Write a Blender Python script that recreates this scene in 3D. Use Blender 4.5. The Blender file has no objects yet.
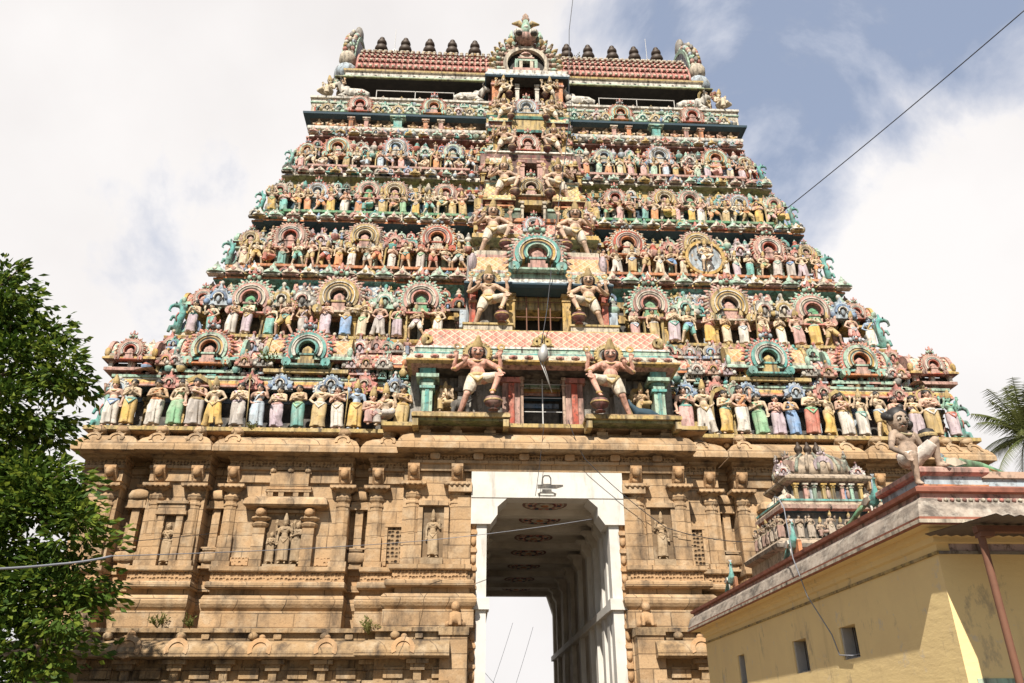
import bpy, math, random
from mathutils import Vector, Matrix
S = bpy.context.scene
COL = S.collection
R = math.radians
rnd = random.Random(7)

# ------------------------------------------------------------------ camera, sky, sun, exposure
CAM = Vector((-2.639, -27.0, 1.6))
cd = bpy.data.cameras.new('camera'); cam = bpy.data.objects.new('camera', cd); COL.objects.link(cam)
th, yaw, roll = R(26.362), R(3.064), R(-0.233)
fw = Vector((math.sin(yaw)*math.cos(th), math.cos(yaw)*math.cos(th), math.sin(th)))
rt0 = Vector((math.cos(yaw), -math.sin(yaw), 0)); up0 = rt0.cross(fw)
rt = rt0*math.cos(roll) + up0*math.sin(roll); up = up0*math.cos(roll) - rt0*math.sin(roll)
cam.matrix_world = Matrix(((rt.x, up.x, -fw.x, CAM.x), (rt.y, up.y, -fw.y, CAM.y), (rt.z, up.z, -fw.z, CAM.z), (0, 0, 0, 1)))
cd.sensor_width = 36; cd.lens = 28.0; cd.clip_end = 3000; cd.clip_start = .05
S.camera = cam
S.view_settings.view_transform = 'Standard'; S.view_settings.look = 'None'
S.view_settings.exposure = 0.70; S.view_settings.gamma = 1
SUN_AZ, SUN_EL = R(15), R(46)          # azimuth to the left of straight behind the camera
W = bpy.data.worlds.new('World'); S.world = W; W.use_nodes = True
nt = W.node_tree; nt.nodes.clear()
def N(nt, t, **k):
    n = nt.nodes.new(t)
    for a, b in k.items(): setattr(n, a, b)
    return n
def L(nt, a, b): nt.links.new(a, b)
def MA(nt, op, a, b=None, c=None, clamp=False):
    n = N(nt, 'ShaderNodeMath', operation=op); n.use_clamp = clamp
    for i, x in enumerate((a, b, c)):
        if x is None: continue
        if isinstance(x, (int, float)): n.inputs[i].default_value = x
        else: L(nt, x, n.inputs[i])
    return n.outputs[0]
def RAMP(nt, fac, stops, interp='LINEAR'):
    n = N(nt, 'ShaderNodeValToRGB'); n.color_ramp.interpolation = interp
    while len(n.color_ramp.elements) < len(stops): n.color_ramp.elements.new(.5)
    for e, (p, c) in zip(n.color_ramp.elements, stops):
        e.position = p; e.color = (c, c, c, 1) if isinstance(c, (int, float)) else (*c, 1)
    L(nt, fac, n.inputs[0]); return n.outputs[0]
sky = N(nt, 'ShaderNodeTexSky', sky_type='NISHITA'); sky.sun_disc = False
sky.sun_elevation = SUN_EL; sky.sun_rotation = R(180) + SUN_AZ; sky.air_density = 1.2; sky.dust_density = .6
geo = N(nt, 'ShaderNodeTexCoord')
sep = N(nt, 'ShaderNodeSeparateXYZ'); L(nt, geo.outputs['Generated'], sep.inputs[0])
n1 = N(nt, 'ShaderNodeTexNoise'); n1.inputs['Scale'].default_value = 3.2; n1.inputs['Detail'].default_value = 10; n1.inputs['Roughness'].default_value = .58
n1.inputs['Distortion'].default_value = .35
L(nt, geo.outputs['Generated'], n1.inputs['Vector'])
def blob(px, py, rad):                     # a patch of clear sky round a direction
    d = (fw*796.4 + rt*(px-512) + up*(341.5-py)).normalized()
    dp = N(nt, 'ShaderNodeVectorMath', operation='DISTANCE'); L(nt, geo.outputs['Generated'], dp.inputs[0]); dp.inputs[1].default_value = d
    t = MA(nt, 'SUBTRACT', 1.0, MA(nt, 'DIVIDE', dp.outputs['Value'], rad), clamp=True)
    return MA(nt, 'MULTIPLY', MA(nt, 'MULTIPLY', t, t), MA(nt, 'SUBTRACT', 3.0, MA(nt, 'MULTIPLY', t, 2.0)))
clear = MA(nt, 'MAXIMUM', MA(nt, 'MAXIMUM', blob(755, 50, .32), blob(660, 30, .2)), MA(nt, 'MAXIMUM', blob(920, -40, .27), MA(nt, 'MULTIPLY', blob(190, 230, .3), .48)))
clear = MA(nt, 'MAXIMUM', clear, MA(nt, 'MULTIPLY', blob(770, 160, .2), .75))
dens = MA(nt, 'SUBTRACT', MA(nt, 'ADD', MA(nt, 'MULTIPLY', MA(nt, 'SUBTRACT', n1.outputs['Fac'], .5), 2.1), .95), MA(nt, 'MULTIPLY', clear, .85))
front = MA(nt, 'MULTIPLY', MA(nt, 'SUBTRACT', sep.outputs[1], .08), 2.6, clamp=True)   # cloud bank stands ahead; behind the camera the sky is open
mask = MA(nt, 'MULTIPLY', RAMP(nt, dens, [(.18, .50), (.55, 1)]), MA(nt, 'ADD', MA(nt, 'MULTIPLY', front, .94), .06))
n2 = N(nt, 'ShaderNodeTexNoise'); n2.inputs['Scale'].default_value = 1.7; n2.inputs['Detail'].default_value = 6
L(nt, geo.outputs['Generated'], n2.inputs['Vector'])
cc = RAMP(nt, n2.outputs['Fac'], [(.36, (.80, .765, .755)), (.60, (.97, .94, .925))])
b1 = N(nt, 'ShaderNodeBackground'); b1.inputs[1].default_value = .055; L(nt, sky.outputs[0], b1.inputs[0])
b2 = N(nt, 'ShaderNodeBackground'); b2.inputs[1].default_value = .64; thin = N(nt, 'ShaderNodeMix', data_type='RGBA'); L(nt, RAMP(nt, dens, [(.15, 0), (.60, 1)]), thin.inputs[0]); thin.inputs[6].default_value = (.56, .645, .85, 1); L(nt, cc, thin.inputs[7]); L(nt, thin.outputs[2], b2.inputs[0])
mx = N(nt, 'ShaderNodeMixShader'); L(nt, mask, mx.inputs[0]); L(nt, b1.outputs[0], mx.inputs[1]); L(nt, b2.outputs[0], mx.inputs[2])
wo = N(nt, 'ShaderNodeOutputWorld'); L(nt, mx.outputs[0], wo.inputs[0])
sd = bpy.data.lights.new('sun', 'SUN'); sd.energy = 5.0; sd.angle = R(.5); sd.color = (1, .93, .82)
so = bpy.data.objects.new('sun', sd); COL.objects.link(so)
ldir = Vector((math.sin(SUN_AZ)*math.cos(SUN_EL), math.cos(SUN_AZ)*math.cos(SUN_EL), -math.sin(SUN_EL)))
so.rotation_euler = ldir.to_track_quat('-Z', 'Y').to_euler(); so.location = (-20, -60, 60)

# ------------------------------------------------------------------ materials
def newmat(name):
    m = bpy.data.materials.new(name); m.use_nodes = True
    nt = m.node_tree; b = nt.nodes['Principled BSDF']
    return m, nt, b
def MIX(nt, fac, a, b, mode='MIX'):
    n = N(nt, 'ShaderNodeMix', data_type='RGBA', blend_type=mode)
    if isinstance(fac, (int, float)): n.inputs[0].default_value = fac
    else: L(nt, fac, n.inputs[0])
    for i, x in ((6, a), (7, b)):
        if isinstance(x, tuple): n.inputs[i].default_value = (*x, 1)
        else: L(nt, x, n.inputs[i])
    return n.outputs[2]
def NOISE(nt, scale, detail=4, vec=None, stretch=None, rough=.55):
    g = N(nt, 'ShaderNodeNewGeometry'); v = g.outputs['Position']
    if stretch:
        mp = N(nt, 'ShaderNodeMapping'); mp.inputs['Scale'].default_value = stretch; L(nt, v, mp.inputs[0]); v = mp.outputs[0]
    n = N(nt, 'ShaderNodeTexNoise'); n.inputs['Scale'].default_value = scale; n.inputs['Detail'].default_value = detail; n.inputs['Roughness'].default_value = rough
    L(nt, v, n.inputs['Vector']); return n.outputs['Fac']
def BUMP(nt, b, h, s=.4, d=.02):
    n = N(nt, 'ShaderNodeBump'); n.inputs['Strength'].default_value = s; n.inputs['Distance'].default_value = d
    L(nt, h, n.inputs['Height']); L(nt, n.outputs[0], b.inputs['Normal'])
def weathered(nt, b, col, grime=.5, grimecol=(.045, .036, .028), rough=.8):
    """col: tuple or socket. Old paint: faded patches, dark rain streaks and chips of their own shape."""
    fade = RAMP(nt, NOISE(nt, 2.3, 5), [(.42, 0), (.75, .45 if grime > .2 else .04)])
    c = MIX(nt, fade, col, (.50, .42, .33))
    speck = RAMP(nt, NOISE(nt, 8, 6, rough=.75), [(.515, 0), (.62, 1)])
    streak = RAMP(nt, NOISE(nt, 1.6, 5, stretch=(3.5, 3.5, .55)), [(.47, 0), (.70, 1)])
    c = MIX(nt, MA(nt, 'MULTIPLY', MA(nt, 'MAXIMUM', MA(nt, 'MULTIPLY', speck, .75), streak), grime), c, grimecol)
    L(nt, c, b.inputs['Base Color']); b.inputs['Roughness'].default_value = rough
    BUMP(nt, b, NOISE(nt, 22, 3), .25, .015)
PAL = {}
def paint(key, rgb, grime=.5, rough=.8):
    m, nt, b = newmat('painted_stucco_' + key); weathered(nt, b, rgb, grime, rough=rough); PAL[key] = m
for k, c in dict(cream=(.60, .52, .40), white=(.70, .66, .58), pink=(.52, .29, .24), rose=(.58, .22, .18), orange=(.60, .22, .08), red=(.48, .09, .05),
                 yellow=(.56, .36, .10), ochre=(.50, .36, .13), teal=(.13, .40, .36), mint=(.36, .54, .42), green=(.12, .34, .17), moss=(.22, .25, .10),
                 navy=(.03, .07, .10), blue=(.20, .31, .48), sky=(.42, .50, .56), grey=(.27, .26, .24), slate=(.06, .06, .058), maroon=(.17, .05, .045),  # slate also carries the shade of the statue recesses in its colour
                 dark=(.022, .02, .018), gold=(.55, .36, .12), lilac=(.50, .40, .43), darkgreen=(.05, .10, .06), peach=(.50, .33, .24)).items():  # dark: near-black colour standing in for shade inside openings and under eaves
    q_ = sum(c)/3; paint(k, tuple((x*1.0+q_*.0)*(.82 if k not in ('white', 'cream') else .78) for x in c), .95 if k not in ('dark', 'navy') else .1)
def objcol(name, grime):                    # colour carried by the object, so that copies share one mesh
    m, nt, b = newmat(name); oi = N(nt, 'ShaderNodeObjectInfo'); weathered(nt, b, oi.outputs['Color'], grime); return m
PAL['skin'] = objcol('painted_skin', .7); PAL['cloth'] = objcol('painted_cloth', .6)
m, nt, b = newmat('painted_black'); b.inputs['Base Color'].default_value = (.02, .017, .015, 1); b.inputs['Roughness'].default_value = .6; PAL['black'] = m

def lattice(key, ca, cl, freq, w=.16, chk=None):   # diamond tile pattern painted on a roof band
    m, nt, b = newmat('tile_' + key); g = N(nt, 'ShaderNodeNewGeometry'); s = N(nt, 'ShaderNodeSeparateXYZ'); L(nt, g.outputs['Position'], s.inputs[0])
    y = MA(nt, 'ADD', s.outputs[2], MA(nt, 'MULTIPLY', s.outputs[1], .35))
    u = MA(nt, 'FRACT', MA(nt, 'MULTIPLY', MA(nt, 'ADD', s.outputs[0], y), freq)); v = MA(nt, 'FRACT', MA(nt, 'MULTIPLY', MA(nt, 'SUBTRACT', s.outputs[0], y), freq))
    ln = MA(nt, 'MAXIMUM', MA(nt, 'LESS_THAN', u, w), MA(nt, 'LESS_THAN', v, w))
    base = ca
    if chk: base = MIX(nt, MA(nt, 'GREATER_THAN', MA(nt, 'MULTIPLY', u, v), .30), ca, chk)
    c = MIX(nt, ln, base, cl); weathered(nt, b, c, .55); PAL[key] = m
lattice('t_pink', (.44, .15, .11), (.56, .45, .33), 2.8, .15, (.52, .23, .17)); lattice('t_orange', (.58, .26, .10), (.56, .42, .28), 2.8, .15, (.56, .33, .15))
lattice('t_blue', (.40, .46, .50), (.13, .20, .27), 3.2, .25, (.5, .48, .43)); lattice('t_yellow', (.58, .42, .13), (.34, .26, .12), 3.4, .22, (.62, .5, .25))
lattice('t_teal', (.20, .42, .36), (.62, .50, .38), 3.0, .24, (.55, .3, .2))

def stone(key, ca, cb, bump=.5, blocks=True, grime=.8):
    m, nt, b = newmat('stone_' + key); g = N(nt, 'ShaderNodeNewGeometry'); s = N(nt, 'ShaderNodeSeparateXYZ'); L(nt, g.outputs['Position'], s.inputs[0])
    cv = N(nt, 'ShaderNodeCombineXYZ'); L(nt, MA(nt, 'ADD', s.outputs[0], s.outputs[1]), cv.inputs[0]); L(nt, s.outputs[2], cv.inputs[1])
    n = N(nt, 'ShaderNodeTexBrick'); n.offset = .43; n.squash = 1.35; n.squash_frequency = 3
    for k, v in (('Scale', 1.0), ('Mortar Size', .018), ('Mortar Smooth', .3), ('Bias', -.1), ('Brick Width', 1.15), ('Row Height', .43)): n.inputs[k].default_value = v
    n.inputs['Color1'].default_value = (*ca, 1); n.inputs['Color2'].default_value = (*cb, 1); n.inputs['Mortar'].default_value = (.09, .06, .035, 1)
    L(nt, cv.outputs[0], n.inputs['Vector'])
    c = n.outputs['Color'] if blocks else ca
    warm = RAMP(nt, NOISE(nt, .9, 6, rough=.65), [(.35, 0), (.7, .7)])
    c = MIX(nt, warm, c, (ca[0]*1.0, ca[1]*.90, ca[2]*.76))
    pale = RAMP(nt, NOISE(nt, 2.1, 5), [(.5, 0), (.78, .6)]); c = MIX(nt, pale, c, (.50, .41, .29))
    dirt = RAMP(nt, NOISE(nt, 1.1, 7, stretch=(1.6, 1.6, .7), rough=.68), [(.48, 0), (.70, 1)])
    sp = RAMP(nt, NOISE(nt, 14, 4, rough=.7), [(.56, 0), (.72, .6)])
    c = MIX(nt, MA(nt, 'MULTIPLY', MA(nt, 'MAXIMUM', dirt, sp), grime*.74), c, (.06, .042, .028))
    L(nt, c, b.inputs['Base Color']); b.inputs['Roughness'].default_value = .88
    h = MA(nt, 'ADD', MA(nt, 'MULTIPLY', NOISE(nt, 9, 6, rough=.65), .8), MA(nt, 'MULTIPLY', n.outputs['Fac'], -.5 if blocks else 0))
    BUMP(nt, b, h, bump, .05); PAL[key] = m
stone('stone', (.43, .295, .17), (.26, .17, .092), .6, True, 1.15); stone('carved', (.40, .25, .13), (.4, .25, .13), .8, False)
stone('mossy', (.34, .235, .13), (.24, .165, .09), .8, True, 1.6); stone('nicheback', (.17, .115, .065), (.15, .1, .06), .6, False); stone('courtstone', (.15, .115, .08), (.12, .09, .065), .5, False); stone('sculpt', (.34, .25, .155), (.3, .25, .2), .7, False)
m, nt, b = newmat('whitewash'); c = MIX(nt, RAMP(nt, NOISE(nt, 1.2, 6, rough=.65), [(.45, 0), (.75, .5)]), (.56, .545, .51), (.38, .34, .28)); c = MIX(nt, RAMP(nt, NOISE(nt, 1.4, 7, stretch=(2.5, 2.5, .4), rough=.7), [(.56, 0), (.72, .55)]), c, (.26, .21, .16)); c = MIX(nt, RAMP(nt, NOISE(nt, 11, 5, rough=.75), [(.63, 0), (.70, .6)]), c, (.38, .29, .2)); L(nt, c, b.inputs['Base Color']); b.inputs['Roughness'].default_value = .85; BUMP(nt, b, NOISE(nt, 14, 4), .15, .01); PAL['wash'] = m
m, nt, b = newmat('passage_plaster'); c = MIX(nt, RAMP(nt, NOISE(nt, .7, 7, rough=.65), [(.4, 0), (.72, .8)]), (.56, .52, .45), (.25, .21, .165)); L(nt, c, b.inputs['Base Color']); b.inputs['Roughness'].default_value = .9; PAL['plaster'] = m
def carvedgrid(key, ca, cb, f):               # pierced stone lattice / low frieze carving, shade of the hollows painted in
    m, nt, b = newmat(key); g = N(nt, 'ShaderNodeNewGeometry'); n = N(nt, 'ShaderNodeTexVoronoi'); n.inputs['Scale'].default_value = f; n.inputs['Randomness'].default_value = .35
    L(nt, g.outputs['Position'], n.inputs['Vector']); h = RAMP(nt, n.outputs['Distance'], [(.18, 0), (.5, 1)])
    L(nt, MIX(nt, h, cb, ca), b.inputs['Base Color']); b.inputs['Roughness'].default_value = .9; BUMP(nt, b, h, 1, .06); PAL[key] = m
carvedgrid('frieze', (.40, .25, .13), (.20, .115, .055), 8.5); carvedgrid('pierced', (.30, .20, .11), (.035, .022, .012), 7.0)
m, nt, b = newmat('yellow_wall')
c = MIX(nt, RAMP(nt, NOISE(nt, 1.3, 6, rough=.6), [(.40, 0), (.75, .6)]), (.76, .58, .28), (.66, .49, .25))
c = MIX(nt, RAMP(nt, NOISE(nt, 1.5, 7, stretch=(1, 1.2, .5), rough=.72), [(.60, 0), (.70, .8)]), c, (.24, .20, .16)); c = MIX(nt, RAMP(nt, NOISE(nt, 1.1, 7, stretch=(1.5, 2.2, .28), rough=.7), [(.58, 0), (.8, .45)]), c, (.34, .25, .13))
c = MIX(nt, RAMP(nt, NOISE(nt, 3.0, 5, rough=.7), [(.60, 0), (.68, .6)]), c, (.55, .48, .38))
L(nt, c, b.inputs['Base Color']); b.inputs['Roughness'].default_value = .85
BUMP(nt, b, NOISE(nt, 4.5, 6, stretch=(1, .7, 2.2), rough=.6), .45, .02); PAL['ywall'] = m
def plain(key, rgb, rough=.6, metal=0, grime=.3):
    m, nt, b = newmat(key); c = MIX(nt, RAMP(nt, NOISE(nt, 6, 5, rough=.65), [(.45, 0), (.75, grime)]), rgb, tuple(x*.35 for x in rgb)); L(nt, c, b.inputs['Base Color'])
    b.inputs['Roughness'].default_value = rough; b.inputs['Metallic'].default_value = metal; PAL[key] = m
plain('rust', (.16, .07, .04), .8); plain('iron', (.07, .06, .055), .6); plain('cable', (.03, .03, .035), .6); plain('greycable', (.22, .23, .26), .5)
plain('zinc', (.42, .41, .39), .5, .3); plain('copper', (.05, .032, .02), .6, .2); plain('ground', (.12, .095, .07), .95); plain('bark', (.13, .09, .06), .9)
plain('offwhite', (.42, .40, .37), .7); plain('tin', (.11, .085, .07), .75); m, nt, b = newmat('roofcoat'); c = MIX(nt, RAMP(nt, NOISE(nt, 2.2, 7, stretch=(1, .6, 1.6), rough=.72), [(.40, 0), (.60, .92)]), (.36, .30, .245), (.085, .07, .058)); c = MIX(nt, RAMP(nt, NOISE(nt, 7, 5, rough=.7), [(.5, 0), (.7, .6)]), c, (.52, .47, .40)); L(nt, c, b.inputs['Base Color']); b.inputs['Roughness'].default_value = .9; BUMP(nt, b, NOISE(nt, 12, 5), .4, .02); PAL['roofcoat'] = m; plain('terracotta', (.30, .11, .07), .8, 0, .95)
def leafmat(key, ca, cb, tr=.25):
    m, nt, b = newmat(key); g = N(nt, 'ShaderNodeNewGeometry'); n = RAMP(nt, NOISE(nt, .8, 3), [(.35, 0), (.65, 1)])
    c = MIX(nt, n, ca, cb); c = MIX(nt, MA(nt, 'MULTIPLY', g.outputs['Random Per Island'], .55), c, tuple(x*1.7 for x in cb)); L(nt, c, b.inputs['Base Color']); b.inputs['Roughness'].default_value = .62; b.inputs['Specular IOR Level'].default_value = .2
    t = N(nt, 'ShaderNodeBsdfTranslucent'); L(nt, c, t.inputs[0]); x = N(nt, 'ShaderNodeMixShader'); x.inputs[0].default_value = tr
    L(nt, b.outputs[0], x.inputs[1]); L(nt, t.outputs[0], x.inputs[2]); L(nt, x.outputs[0], nt.nodes['Material Output'].inputs[0]); PAL[key] = m
leafmat('leaf', (.020, .048, .008), (.055, .095, .012), .25); leafmat('leaf_light', (.09, .145, .018), (.15, .19, .025), .4); leafmat('palmleaf', (.06, .09, .025), (.13, .14, .045), .35); leafmat('weed', (.09, .12, .03), (.14, .13, .04))

# ------------------------------------------------------------------ mesh helpers
class MB:
    def __init__(s): s.v = []; s.f = []; s.m = []; s.s = []
    def add(s, v, f, m, sm=False):
        o = len(s.v); s.v += [tuple(p) for p in v]
        for i, q in enumerate(f):
            s.f.append(tuple(o+k for k in q)); s.m.append(m if isinstance(m, str) else m[i]); s.s.append(sm)
        return s
    def bx(s, x0, x1, y0, y1, z0, z1, m, bev=0, t=0):
        """box; t: taper of the top in x and y"""
        if x0 > x1: x0, x1 = x1, x0
        if bev: 
            b = bev; pr = [(x0+b, z0), (x1-b, z0), (x1, z0+b), (x1, z1-b), (x1-b, z1), (x0+b, z1), (x0, z1-b), (x0, z0+b)]
            return s.prism(pr, y0, y1, m)
        v = [(x0, y0, z0), (x1, y0, z0), (x1, y1, z0), (x0, y1, z0), (x0+t, y0+t, z1), (x1-t, y0+t, z1), (x1-t, y1-t, z1), (x0+t, y1-t, z1)]
        return s.add(v, [(0, 3, 2, 1), (4, 5, 6, 7), (0, 1, 5, 4), (1, 2, 6, 5), (2, 3, 7, 6), (3, 0, 4, 7)], m)
    def prism(s, poly, a, b, m, ax='y', sm=False):
        n = len(poly)
        def P(p, t): return (p[0], t, p[1]) if ax == 'y' else ((t, p[0], p[1]) if ax == 'x' else (p[0], p[1], t))
        v = [P(p, a) for p in poly] + [P(p, b) for p in poly]
        s.add(v, [tuple(range(n))[::-1] if ax != 'y' else tuple(range(n)), tuple(range(2*n-1, n-1, -1)) if ax == 'y' else tuple(range(n, 2*n))], m)
        return s.add(v, [(i, (i+1) % n, n+(i+1) % n, n+i) for i in range(n)], m, sm)
    def lathe(s, prof, c, m, n=12, sm=True, sx=1, sy=1, ph=0):
        v = []; f = []; ms = []
        for r, z in prof:
            for k in range(n):
                a = 2*math.pi*(k+ph)/n; v.append((c[0]+r*sx*math.cos(a), c[1]+r*sy*math.sin(a), c[2]+z))
        for i in range(len(prof)-1):
            for k in range(n):
                f.append((i*n+k, i*n+(k+1) % n, (i+1)*n+(k+1) % n, (i+1)*n+k)); ms.append(m if isinstance(m, str) else m[i])
        s.add(v, f, ms, sm)
        e = len(prof)-1
        return s.add([v[k] for k in range(n)] + [v[e*n+k] for k in range(n)], [tuple(range(n))[::-1], tuple(range(n, 2*n))], [ms[0], ms[-1]], False)
    def ell(s, c, r, m, n=10, h=7):
        if isinstance(r, (int, float)): r = (r, r, r)
        v = [(c[0], c[1], c[2]-r[2])]; f = []
        for i in range(1, h):
            a = math.pi*i/h - math.pi/2
            for k in range(n):
                t = 2*math.pi*k/n; v.append((c[0]+r[0]*math.cos(a)*math.cos(t), c[1]+r[1]*math.cos(a)*math.sin(t), c[2]+r[2]*math.sin(a)))
        v.append((c[0], c[1], c[2]+r[2])); T = len(v)-1
        for k in range(n):
            f.append((0, 1+(k+1) % n, 1+k)); f.append((T, 1+(h-2)*n+k, 1+(h-2)*n+(k+1) % n))
            for i in range(h-2): f.append((1+i*n+k, 1+i*n+(k+1) % n, 1+(i+1)*n+(k+1) % n, 1+(i+1)*n+k))
        return s.add(v, f, m, True)
    def tube(s, pts, r, m, n=6, sm=True, flat=1.0):
        pts = [Vector(p) for p in pts]; k = len(pts); rr = r if isinstance(r, (list, tuple)) else [r]*k
        v = []; f = []; u = None
        for i, p in enumerate(pts):
            d = (pts[min(i+1, k-1)]-pts[max(i-1, 0)]).normalized()
            if u is None: u = d.orthogonal().normalized()
            u = (u-d*u.dot(d)).normalized(); w = d.cross(u)
            for j in range(n):
                a = 2*math.pi*j/n; v.append(p+(u*math.cos(a)+w*math.sin(a)*flat)*rr[i])
        for i in range(k-1):
            for j in range(n): f.append((i*n+j, i*n+(j+1) % n, (i+1)*n+(j+1) % n, (i+1)*n+j))
        f.append(tuple(range(n))[::-1]); f.append(tuple(range((k-1)*n, k*n)))
        return s.add(v, f, m, sm)
    def ring(s, cx, cz, y0, y1, r0, r1, a0, a1, m, n=18, sx=1, sz=1, ax='y'):
        v = []; f = []
        def P(r, a, y):
            p = (cx+r*sx*math.cos(a), cz+r*sz*math.sin(a))
            return (p[0], y, p[1]) if ax == 'y' else (y, p[0], p[1])
        for i in range(n+1):
            a = R(a0+(a1-a0)*i/n); v += [P(r0, a, y0), P(r1, a, y0), P(r1, a, y1), P(r0, a, y1)]
        for i in range(n):
            for j in range(4): f.append((i*4+j, i*4+(j+1) % 4, i*4+4+(j+1) % 4, i*4+4+j))
        f += [(3, 2, 1, 0), (n*4, n*4+1, n*4+2, n*4+3)]
        return s.add(v, f, m)
    def sweep(s, path, prof, m=None, caps=True, lat=1):
        """prof: (out, z, material of the strip that follows); mitred along an XY path, outward to the right of travel"""
        k = len(path); off = []
        for i in range(k):
            def nrm(a, b):
                dx, dy = b[0]-a[0], b[1]-a[1]; l = math.hypot(dx, dy); return (dy/l, -dx/l)
            n1 = nrm(path[i-1], path[i]) if i else nrm(path[0], path[1]); n2 = nrm(path[i], path[i+1]) if i < k-1 else n1
            d = 1+n1[0]*n2[0]+n1[1]*n2[1]; off.append(((n1[0]+n2[0])/d, (n1[1]+n2[1])/d))
        q = len(prof); v = []; f = []; ms = []
        for i in range(k):
            for p in prof: v.append((path[i][0]+off[i][0]*p[0]*lat, path[i][1]+off[i][1]*p[0], p[1]))
        for i in range(k-1):
            for j in range(q-1):
                f.append((i*q+j, (i+1)*q+j, (i+1)*q+j+1, i*q+j+1)); ms.append(m or prof[j][2])
        s.add(v, f, ms)
        if caps:
            for i in (0, k-1): s.add(v[i*q:(i+1)*q], [tuple(range(q))], ms[0])
        return s
    def xf(s, M, i0=0):
        s.v[i0:] = [tuple(M @ Vector(p)) for p in s.v[i0:]]; return s
    def mesh(s, name):
        me = bpy.data.meshes.new(name); me.from_pydata(s.v, [], s.f); names = []
        for k in s.m:
            if k not in names: names.append(k); me.materials.append(PAL[k])
        ix = {k: i for i, k in enumerate(names)}
        me.polygons.foreach_set('material_index', [ix[k] for k in s.m]); me.polygons.foreach_set('use_smooth', s.s); me.update()
        return me
    def build(s, name, parent=None, loc=None, **k): return link(name, s.mesh(name), parent, loc, **k)
def link(name, data, parent=None, loc=None, rot=None, scale=None, color=None):
    o = bpy.data.objects.new(name, data); COL.objects.link(o)
    if parent: o.parent = parent
    if loc: o.location = loc
    if rot: o.rotation_euler = rot
    if scale: o.scale = scale if isinstance(scale, (tuple, list)) else (scale,)*3
    if color: o.color = (*color, 1)
    return o
def tag(o, label, cat, group=None, kind=None):
    if label: o['label'] = label
    if cat: o['category'] = cat
    if group: o['group'] = group
    if kind: o['kind'] = kind
    return o
def thing(name, label, cat, loc=(0, 0, 0), rz=0, group=None): return tag(link(name, None, None, loc, (0, 0, rz)), label, cat, group)
def remesh(mb, vox, it=3, name='figure'):
    """one continuous skin over overlapping volumes"""
    me = mb.mesh(name); o = bpy.data.objects.new(name, me); COL.objects.link(o)
    md = o.modifiers.new('r', 'REMESH'); md.mode = 'VOXEL'; md.voxel_size = vox; md.use_smooth_shade = True
    if it: sm = o.modifiers.new('s', 'SMOOTH'); sm.factor = .5; sm.iterations = it
    bpy.context.view_layer.update(); dg = bpy.context.evaluated_depsgraph_get()
    r = bpy.data.meshes.new_from_object(o.evaluated_get(dg)); r.name = name
    if not r.materials:
        for mt in me.materials: r.materials.append(mt)
    bpy.data.objects.remove(o); bpy.data.meshes.remove(me); return r
def mir(M): return [(-x, y) for x, y in M][::-1]
ORD = ['first', 'second', 'third', 'fourth', 'fifth', 'sixth', 'seventh', 'eighth', 'ninth', 'tenth', 'eleventh', 'twelfth', 'thirteenth', 'fourteenth', 'fifteenth', 'sixteenth',
       'seventeenth', 'eighteenth', 'nineteenth', 'twentieth', 'twenty-first', 'twenty-second', 'twenty-third', 'twenty-fourth']

# ------------------------------------------------------------------ ground
g = MB(); g.add([(-900, -300, 0), (900, -300, 0), (900, 1500, 0), (-900, 1500, 0)], [(0, 1, 2, 3)], 'ground')
tag(g.build('ground'), None, None, kind='structure')
cy = MB(); cy.bx(-22, 22, -34, -1.3, .002, .03, 'courtstone'); cy.bx(-2.0, 2.0, -1.3, 24, .002, .03, 'courtstone'); tag(cy.build('paved_court'), None, None, kind='structure')

# ------------------------------------------------------------------ the temple tower: stone base
TW = thing('temple_tower', 'tall tiered gateway tower crowded with painted stucco over a carved tan stone base', 'temple tower')
DEP = 20.3
def side(mirror, M): return mir(M) if mirror else M
core = MB()
LOW = [(0, 0, 'mossy'), (.05, 2.9, 'mossy'), (.3, 2.92, 'mossy'), (.3, 3.12, 'mossy'), (.0, 3.14, 'mossy'), (0, 3.74, 'mossy'), (.5, 3.75, 'mossy'), (.58, 3.80, 'mossy'), (.56, 3.95, 'mossy'), (.48, 4.1, 'mossy'),
       (.3, 4.24, 'mossy'), (.1, 4.3, 'mossy'), (.02, 4.31, 'mossy'), (.02, 4.53, 'mossy'), (.17, 4.535, 'mossy'), (.17, 4.66, 'mossy'), (-1.2, 4.68, 'mossy')]
for mr in (0, 1):
    core.sweep(side(mr, [(-16.4, DEP), (-16.4, -.1), (-5.5, -.1), (-5.5, -.55), (-3.2, -.55)]), LOW)
    BACK = [(0, 4.5, 'stone'), (.22, 4.68, 'stone'), (.22, 5.25, 'stone'), (.3, 5.35, 'stone'), (.34, 5.52, 'stone'), (.3, 5.7, 'stone'), (.05, 5.76, 'stone'), (.05, 5.95, 'stone'), (.25, 5.96, 'stone'), (.25, 6.17, 'stone'),
            (.12, 6.18, 'frieze'), (.12, 6.5, 'stone'), (.2, 6.51, 'stone'), (.2, 6.7, 'stone'), (0, 6.71, 'stone'), (0, 9.98, 'stone'), (.1, 10.0, 'stone'), (.1, 10.2, 'stone'), (0, 10.22, 'stone'), (0, 10.55, 'stone')]
    core.sweep(side(mr, [(-15.75, DEP), (-15.75, 1.25), (-2.62, 1.25)]), BACK)
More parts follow.
